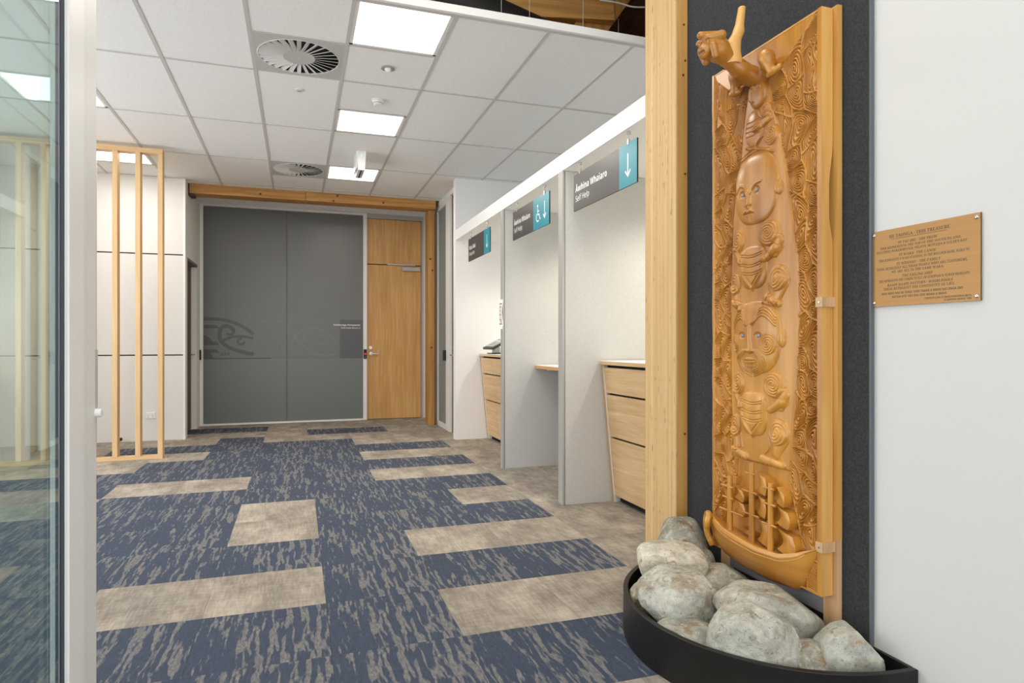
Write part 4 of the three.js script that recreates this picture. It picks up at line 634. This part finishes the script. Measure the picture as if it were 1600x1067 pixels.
    for (const edge of [(t) => [t, 0], (t) => [1, t], (t) => [1 - t, 1], (t) => [0, 1 - t]]) { const o = P.length / 3; for (let k = 0; k <= N; k++) { const [a, b] = edge(k / N); P.push(X(a, b), Y(a, b), Z(a, b), X(a, b), Y(a, b), T - .02); U.push(X(a, b), Y(a, b), X(a, b) + .02, Y(a, b)); } for (let k = 0; k < N; k++) { const q = o + k * 2; I.push(q, q + 1, q + 2, q + 2, q + 1, q + 3); } }
    const gg = new THREE.BufferGeometry(); gg.setAttribute('position', new THREE.Float32BufferAttribute(P, 3)); gg.setAttribute('uv', new THREE.Float32BufferAttribute(U, 2)); gg.setIndex(I); gg.computeVertexNormals(); part(g, 'sail', gg, carveWood); };
  for (const s of [[-.132, .245, .290, .062], [-.132, .188, .240, .066], [-.001, .300, .368, .058], [-.001, .214, .285, .056], [.003, .112, .196, .066], [.104, .280, .334, .048], [.104, .204, .266, .070], [.108, .108, .186, .088], [-.060, .268, .292, .030, .008], [-.060, .196, .216, .030, .008], [-.085, .118, .136, .060, .008], [.040, .262, .280, .034, .008], [.045, .192, .210, .03, .008]]) sail(...s);
  for (const [x0, x1, y] of [[-.185, -.12, .284], [-.185, -.12, .238], [-.205, -.06, .186], [-.045, .01, .362], [-.065, .02, .290], [-.065, .03, .204], [.055, .11, .326], [.05, .12, .268], [.05, .125, .192]]) part(g, 'yard', uvm(cyl(.0045, .0045, x1 - x0, 8, (x0 + x1) / 2, y, T + .034, 'x')), carveWood);

  // ---- prow figure at the top, one continuous body
  const V = (x, y, z) => new THREE.Vector3(x, y, z), base = T;
  const cap = (p, a, b, r0, r1) => { const ab = b.clone().sub(a), t = clamp(p.clone().sub(a).dot(ab) / ab.lengthSq(), 0, 1); return p.distanceTo(a.clone().addScaledVector(ab, t)) - lerp(r0, r1, t); };
  const sdfMesh = (fn, c, half, res) => { const mc = new MarchingCubes(res, carvePale, false, false, 200000); mc.isolation = 0; const hs = res / 2, p = V(0, 0, 0); for (let k = 0; k < res; k++) for (let j = 0; j < res; j++) for (let i = 0; i < res; i++) { p.set((i - hs) / hs * half + c.x, (j - hs) / hs * half + c.y, (k - hs) / hs * half + c.z); mc.field[i + j * res + k * res * res] = -fn(p); } mc.update(); const n = mc.count, a = new Float32Array(n * 3); for (let i = 0; i < n; i++) { a[i * 3] = mc.positionArray[i * 3] * half + c.x; a[i * 3 + 1] = mc.positionArray[i * 3 + 1] * half + c.y; a[i * 3 + 2] = mc.positionArray[i * 3 + 2] * half + c.z; } let gg = new THREE.BufferGeometry(); gg.setAttribute('position', new THREE.BufferAttribute(a, 3)); gg = mergeVertices(gg, 1e-6); gg.computeVertexNormals(); return gg; };
  const smin = (a, b, k) => { const h = clamp(.5 + .5 * (b - a) / k, 0, 1); return lerp(b, a, h) - k * h * (1 - h); };
  const fig = (p) => {
    let d = cap(p, V(0, 1.885, base + .0), V(-.01, 1.915, base + .09), .036, .030);
    d = smin(d, cap(p, V(-.01, 1.915, base + .09), V(-.012, 1.965, base + .175), .030, .034), .02);
    d = smin(d, cap(p, V(-.012, 1.978, base + .19), V(-.012, 1.985, base + .218), .046, .042), .02);           // skull
    d = smin(d, cap(p, V(-.012, 2.020, base + .185), V(-.012, 2.018, base + .262), .026, .014), .010);          // brow crest
    d = smin(d, cap(p, V(-.012, 1.962, base + .250), V(-.012, 1.950, base + .250), .022, .019), .010);         // muzzle
    for (const s of [-1, 1]) {
      d = smin(d, cap(p, V(s * .036 - .012, 1.972, base + .235), V(s * .030 - .012, 1.938, base + .220), .013, .014), .005);
      d = smin(d, cap(p, V(s * .026 - .012, 2.0, base + .25), V(s * .042 - .012, 2.012, base + .2), .013, .017), .005);
      d = Math.max(d, -(p.distanceTo(V(s * .034 - .012, 1.986, base + .254)) - .010));
      d = smin(d, cap(p, V(s * .05, 1.90, base + .0), V(s * .085, 1.925, base + .045), .026, .030), .02);      // shoulders
      d = smin(d, cap(p, V(s * .085, 1.925, base + .045), V(s * .105, 1.868, base + .04), .026, .015), .014);
      d = smin(d, cap(p, V(s * .085, 1.862, base + .035), V(s * .135, 1.872, base + .03), .010, .012), .010);
    }
    d = Math.max(d, -(cap(p, V(-.08, 1.950, base + .262), V(.06, 1.950, base + .262), .008, .008)));
    return d;
  };
  const figG = uvm(sdfMesh(fig, V(0, 1.94, base + .12), .17, 110), 'z'); { const n = mergeVertices(figG.deleteAttribute('normal'), 1e-6); n.computeVertexNormals(); part(g, 'prow_figure', n, carveWood); }
  const arm = (p) => { let d = cap(p, V(-.012, 1.935, base + .125), V(-.01, 1.995, base + .122), .040, .027); d = smin(d, cap(p, V(-.01, 1.995, base + .122), V(-.012, 2.060, base + .092), .027, .018), .014); d = smin(d, cap(p, V(-.012, 2.060, base + .092), V(-.014, 2.160, base + .074), .018, .0135), .014); return Math.max(d, p.y - 2.156); };
  part(g, 'raised_horn', sdfMesh(arm, V(-.012, 2.05, base + .1), .13, 80), carvePale);
}
// ---------------------------------------------------------------- planter and stones
{
  const CX = 1.779, CD = 2.038, RO = 0.592, RI = 0.576, H = 0.166;
  const p = thing('stone_planter', 'low black half-round planter against the wall', 'planter', [CX - 0.28, 0, CD]);
  const ring = new THREE.Shape(); ring.absarc(0, 0, RO, Math.PI / 2, Math.PI * 1.5, false); ring.lineTo(0, -RI); ring.absarc(0, 0, RI, Math.PI * 1.5, Math.PI / 2, true);
  const rg = new THREE.ExtrudeGeometry(ring, { depth: H - 0.004, bevelEnabled: true, bevelSize: 0.002, bevelThickness: 0.002, bevelSegments: 2, curveSegments: 80 }); rg.rotateX(-Math.PI / 2); rg.translate(CX - 0.003, 0.002, -CD);
  wpart(p, 'curved_wall', rg, darkBronze);
  wpart(p, 'back_wall', bx(CX - 0.0135, CX - 0.001, 0, H, CD - RI, 2.628), darkBronze);
  const bs = new THREE.Shape(); bs.absarc(0, 0, RI, Math.PI / 2, Math.PI * 1.5, false); const bg = new THREE.ExtrudeGeometry(bs, { depth: 0.012, bevelEnabled: false, curveSegments: 60 }); bg.rotateX(-Math.PI / 2); bg.translate(CX - 0.018, 0.004, -CD); wpart(p, 'base_plate', bg, darkBronze);

  const stoneGrain = tex(512, 512, (u, v, i, j) => { const a = fbm(u * 18, v * 18, 18, 18, 201, 4), g = hash(i, j, 202), k = 232 + 60 * (a - .5) + 40 * (g - .5) - 50 * sm(.80, .95, pn(u * 90, v * 90, 90, 90, 204)); return [k, k, k * .99]; }, true, 3.2, 3.2);
  const stoneBump = tex(512, 512, (u, v, i, j) => { const k = 255 * (fbm(u * 24, v * 24, 24, 24, 211, 5) * .8 + .2 * hash(i, j, 3)); return [k, k, k]; }, false, 3.2, 3.2);
  const stoneMat = M({ map: stoneGrain, vertexColors: true, roughness: 0.85, bumpMap: stoneBump, bumpScale: 0.006 });
  const lin = (c) => c.map((v) => Math.pow(v / 255, 2.2));
  // planes: [view-plane angle in degrees, distance], seen from the camera; more planes are seeded
  const stone = (label, c, r, seed, o = {}) => {
    const G = new THREE.IcosahedronGeometry(1, 34), P = G.attributes.position, col = new Float32Array(P.count * 3), N = [];
    let s = seed * 7919; const R = () => { s = (Math.imul(s, 1664525) + 1013904223) | 0; return (s >>> 0) / 4294967296; };
    for (const [a, dd, tz = 0] of o.planes ?? []) { const q = a * Math.PI / 180; N.push([new THREE.Vector3(Math.cos(q) * Math.cos(tz), Math.sin(q) * Math.cos(tz), Math.sin(tz)), dd]); }
    for (const q of [[1, 0, 0], [-1, 0, 0], [0, 1, 0], [0, -1, 0], [0, 0, 1], [0, 0, -1]]) N.push([new THREE.Vector3(q[0] + (R() - .5) * .3, q[1] + (R() - .5) * .3, q[2] + (R() - .5) * .3).normalize(), .97]);
    for (let i = 0; i < (o.n ?? 9) + 5; i++) { const z = R() * 2 - 1, t = R() * 6.283, q = Math.sqrt(1 - z * z); N.push([new THREE.Vector3(q * Math.cos(t), q * Math.sin(t), z), (o.cut ?? .80) + R() * .20]); }
    const pw = (o.sharp ?? 9) * 2, v = new THREE.Vector3(), base = lin(o.color ?? [200, 196, 180]), dk = lin(o.dark ?? [150, 150, 140]), rust = lin(o.rust ?? [150, 112, 62]), pale = lin([226, 224, 214]);
    for (let i = 0; i < P.count; i++) {
      v.fromBufferAttribute(P, i).normalize(); let acc = .12; for (const [n, dd] of N) { const k = v.dot(n) / dd; if (k > 0) acc += Math.pow(k, pw * 2); }
      const X = v.x, Y = v.y, Z = v.z, lump = 1 + .07 * (f3(X * 1.6 + seed, Y * 1.6, Z * 1.6, seed, 3) - .5) +   .02 * (f3(X * 6, Y * 6 + seed, Z * 6, seed + 3, 3) - .5) + .012 * (f3(X * 18, Y * 18, Z * 18 + seed, seed + 5, 2) - .5);
      const crackN = Math.abs(f3(X * 1.7 + 9, Y * 1.7 + seed, Z * 1.7, seed + 21, 3) - .5), crack = (o.crack ?? 1) * (1 - sm(0, .012, crackN));
      const rr = Math.pow(acc, -1 / (pw * 2)) * lump - .018 * crack;
      { const cr = Math.cos(o.roll ?? 0), sr = Math.sin(o.roll ?? 0), x0 = v.x * rr * r[0], y0 = v.y * rr * r[1], z0 = v.z * rr * r[2], x1 = x0 * cr - y0 * sr, y1 = x0 * sr + y0 * cr, ya = -YAW + (o.yaw ?? 0);
        let wx = c[0] + x1 * Math.cos(ya) + z0 * Math.sin(ya), wd = c[2] + x1 * Math.sin(ya) - z0 * Math.cos(ya), wy = Math.max(0.017, c[1] + y1);
        const rad = Math.hypot(wx - CX, wd - CD), lim = RI - 0.005; if (rad > lim) { wx = CX + (wx - CX) * lim / rad; wd = CD + (wd - CD) * lim / rad; } wx = Math.min(wx, o.back ?? CX - 0.045); if (wd > 2.60 && wx > 1.68) wd = 2.60;
        P.setXYZ(i, wx - c[0], wy - c[1], c[2] - wd); }
      const a = f3(X * 2.2 + seed, Y * 2.2, Z * 2.2, seed + 31, 4), b = f3(X * 2.8, Y * 2.8 + seed * 2, Z * 2.8, seed + 41, 4), e = f3(X * 9, Y * 9, Z * 9 + seed, seed + 51, 3);
      let cc = mixc(base, dk, sm(.45, .7, a * .75 + e * .25)); cc = mixc(cc, pale, .6 * sm(.56, .72, e)); const ru = Math.max((o.stain ?? .6) * 1.2 * sm(.57, .66, b), crack * .95 * sm(.36, .50, b)); cc = mixc(cc, rust, ru * (.6 + .4 * e)); 
      col[i * 3] = cc[0]; col[i * 3 + 1] = cc[1]; col[i * 3 + 2] = cc[2];
    }
    G.setAttribute('color', new THREE.BufferAttribute(col, 3)); let g2 = uvm(G, 'y', seed * .37, seed * .21); 
    g2.deleteAttribute('normal'); const uvA = g2.attributes.uv; g2 = mergeVertices(g2, 1e-5); g2.computeVertexNormals();
    // smooth normals across the uv seams: recompute on welded positions
    { const w = new Map(), p2 = g2.attributes.position, n2 = g2.attributes.normal, key = (i) => Math.round(p2.getX(i) * 2e4) + '_' + Math.round(p2.getY(i) * 2e4) + '_' + Math.round(p2.getZ(i) * 2e4); for (let i = 0; i < p2.count; i++) { const k = key(i); let a = w.get(k); if (!a) w.set(k, a = [0, 0, 0]); a[0] += n2.getX(i); a[1] += n2.getY(i); a[2] += n2.getZ(i); } for (let i = 0; i < p2.count; i++) { const a = w.get(key(i)), l = Math.hypot(...a); n2.setXYZ(i, a[0] / l, a[1] / l, a[2] / l); } }
    const m = new THREE.Mesh(g2, stoneMat); m.name = numbered('river_stone'); m.position.set(c[0], c[1], -c[2]); scene.add(m); return tag(m, label, 'stone', 'stones in the black planter');
  };
  stone('rounded brown-veined stone at the back against the laminated post', [1.622, 0.195, 2.48], [.122, .185, .115], 3, { color: [176, 174, 158], dark: [136, 132, 116], stain: .7, n: 8, sharp: 7 });
  stone('smooth cream stone, second from the top of the pile', [1.49, 0.235, 2.33], [.150, .084, .12], 5, { color: [238, 231, 212], dark: [222, 212, 190], n: 2, cut: .93, sharp: 4, stain: .3, crack: .8, planes: [[95, .86], [265, .95]], roll: -.06 });
  stone('large rounded pale stone with rusty cracks below the cream stone', [1.365, 0.190, 2.10], [.158, .118, .135], 7, { color: [214, 212, 198], dark: [184, 184, 172], n: 2, planes: [[82, .80], [35, .93], [318, .80], [285, .86], [220, .80], [180, .97], [130, .88]], stain: .45, sharp: 8 });
  stone('small tan stone half hidden behind the cream stone', [1.665, 0.150, 2.37], [.065, .115, .065], 9, { color: [180, 172, 150], n: 7 });
  stone('grey-tan stone under the bow of the carved ship', [1.625, 0.125, 2.18], [.135, .135, .12], 11, { color: [188, 184, 166], dark: [160, 154, 136], n: 6, planes: [[130, .86], [60, .88], [95, .93]], stain: .55 });
  stone('long flat-topped stone lying in front of the carved ship', [1.59, 0.185, 1.87], [.205, .125, .12], 13, { color: [206, 203, 188], dark: [178, 177, 164], n: 2, planes: [[98, .70], [55, .72], [30, .84], [340, .86], [180, .92], [215, .84], [130, .86], [290, .82]], sharp: 13, stain: .35, roll: -.22 });
  stone('stone at the front left of the planter behind the rim', [1.285, 0.085, 1.93], [.135, .10, .12], 15, { color: [192, 190, 176], dark: [150, 152, 142], n: 6, planes: [[90, .82], [140, .86]], sharp: 12 });
  stone('tall angular grey stone at the front centre of the planter', [1.425, 0.150, 1.74], [.155, .155, .12], 17, { color: [206, 205, 192], dark: [178, 179, 167], n: 1, planes: [[118, .88], [68, .84], [35, .90], [0, .94], [180, .95], [150, .94], [90, .92, .5], [40, .9, .6]], sharp: 14, stain: .2, roll: -.16 });
  stone('dull brown-grey stone between the angular stone and the leaning stone', [1.553, 0.095, 1.655], [.095, .10, .08], 19, { color: [172, 168, 152], dark: [140, 134, 118], n: 7 });
  stone('smooth leaning stone at the right-hand end of the planter', [1.688, 0.125, 1.612], [.128, .130, .085], 21, { color: [206, 206, 193], dark: [178, 181, 171], n: 1, planes: [[58, .62], [120, .90], [180, .88], [240, .86], [330, .86], [20, .92]], sharp: 11, stain: .3, roll: -.30 });
  stone('small tan stone tucked beside the left rim of the planter', [1.305, 0.105, 2.235], [.075, .10, .075], 23, { color: [190, 180, 152], rust: [150, 116, 66], n: 6 });
}
scene.traverse((o) => { if (o.isMesh) { o.castShadow = true; o.receiveShadow = true; } if (o.isLight && !o.isRectAreaLight) o.castShadow = true; });
renderer.render(scene, camera);
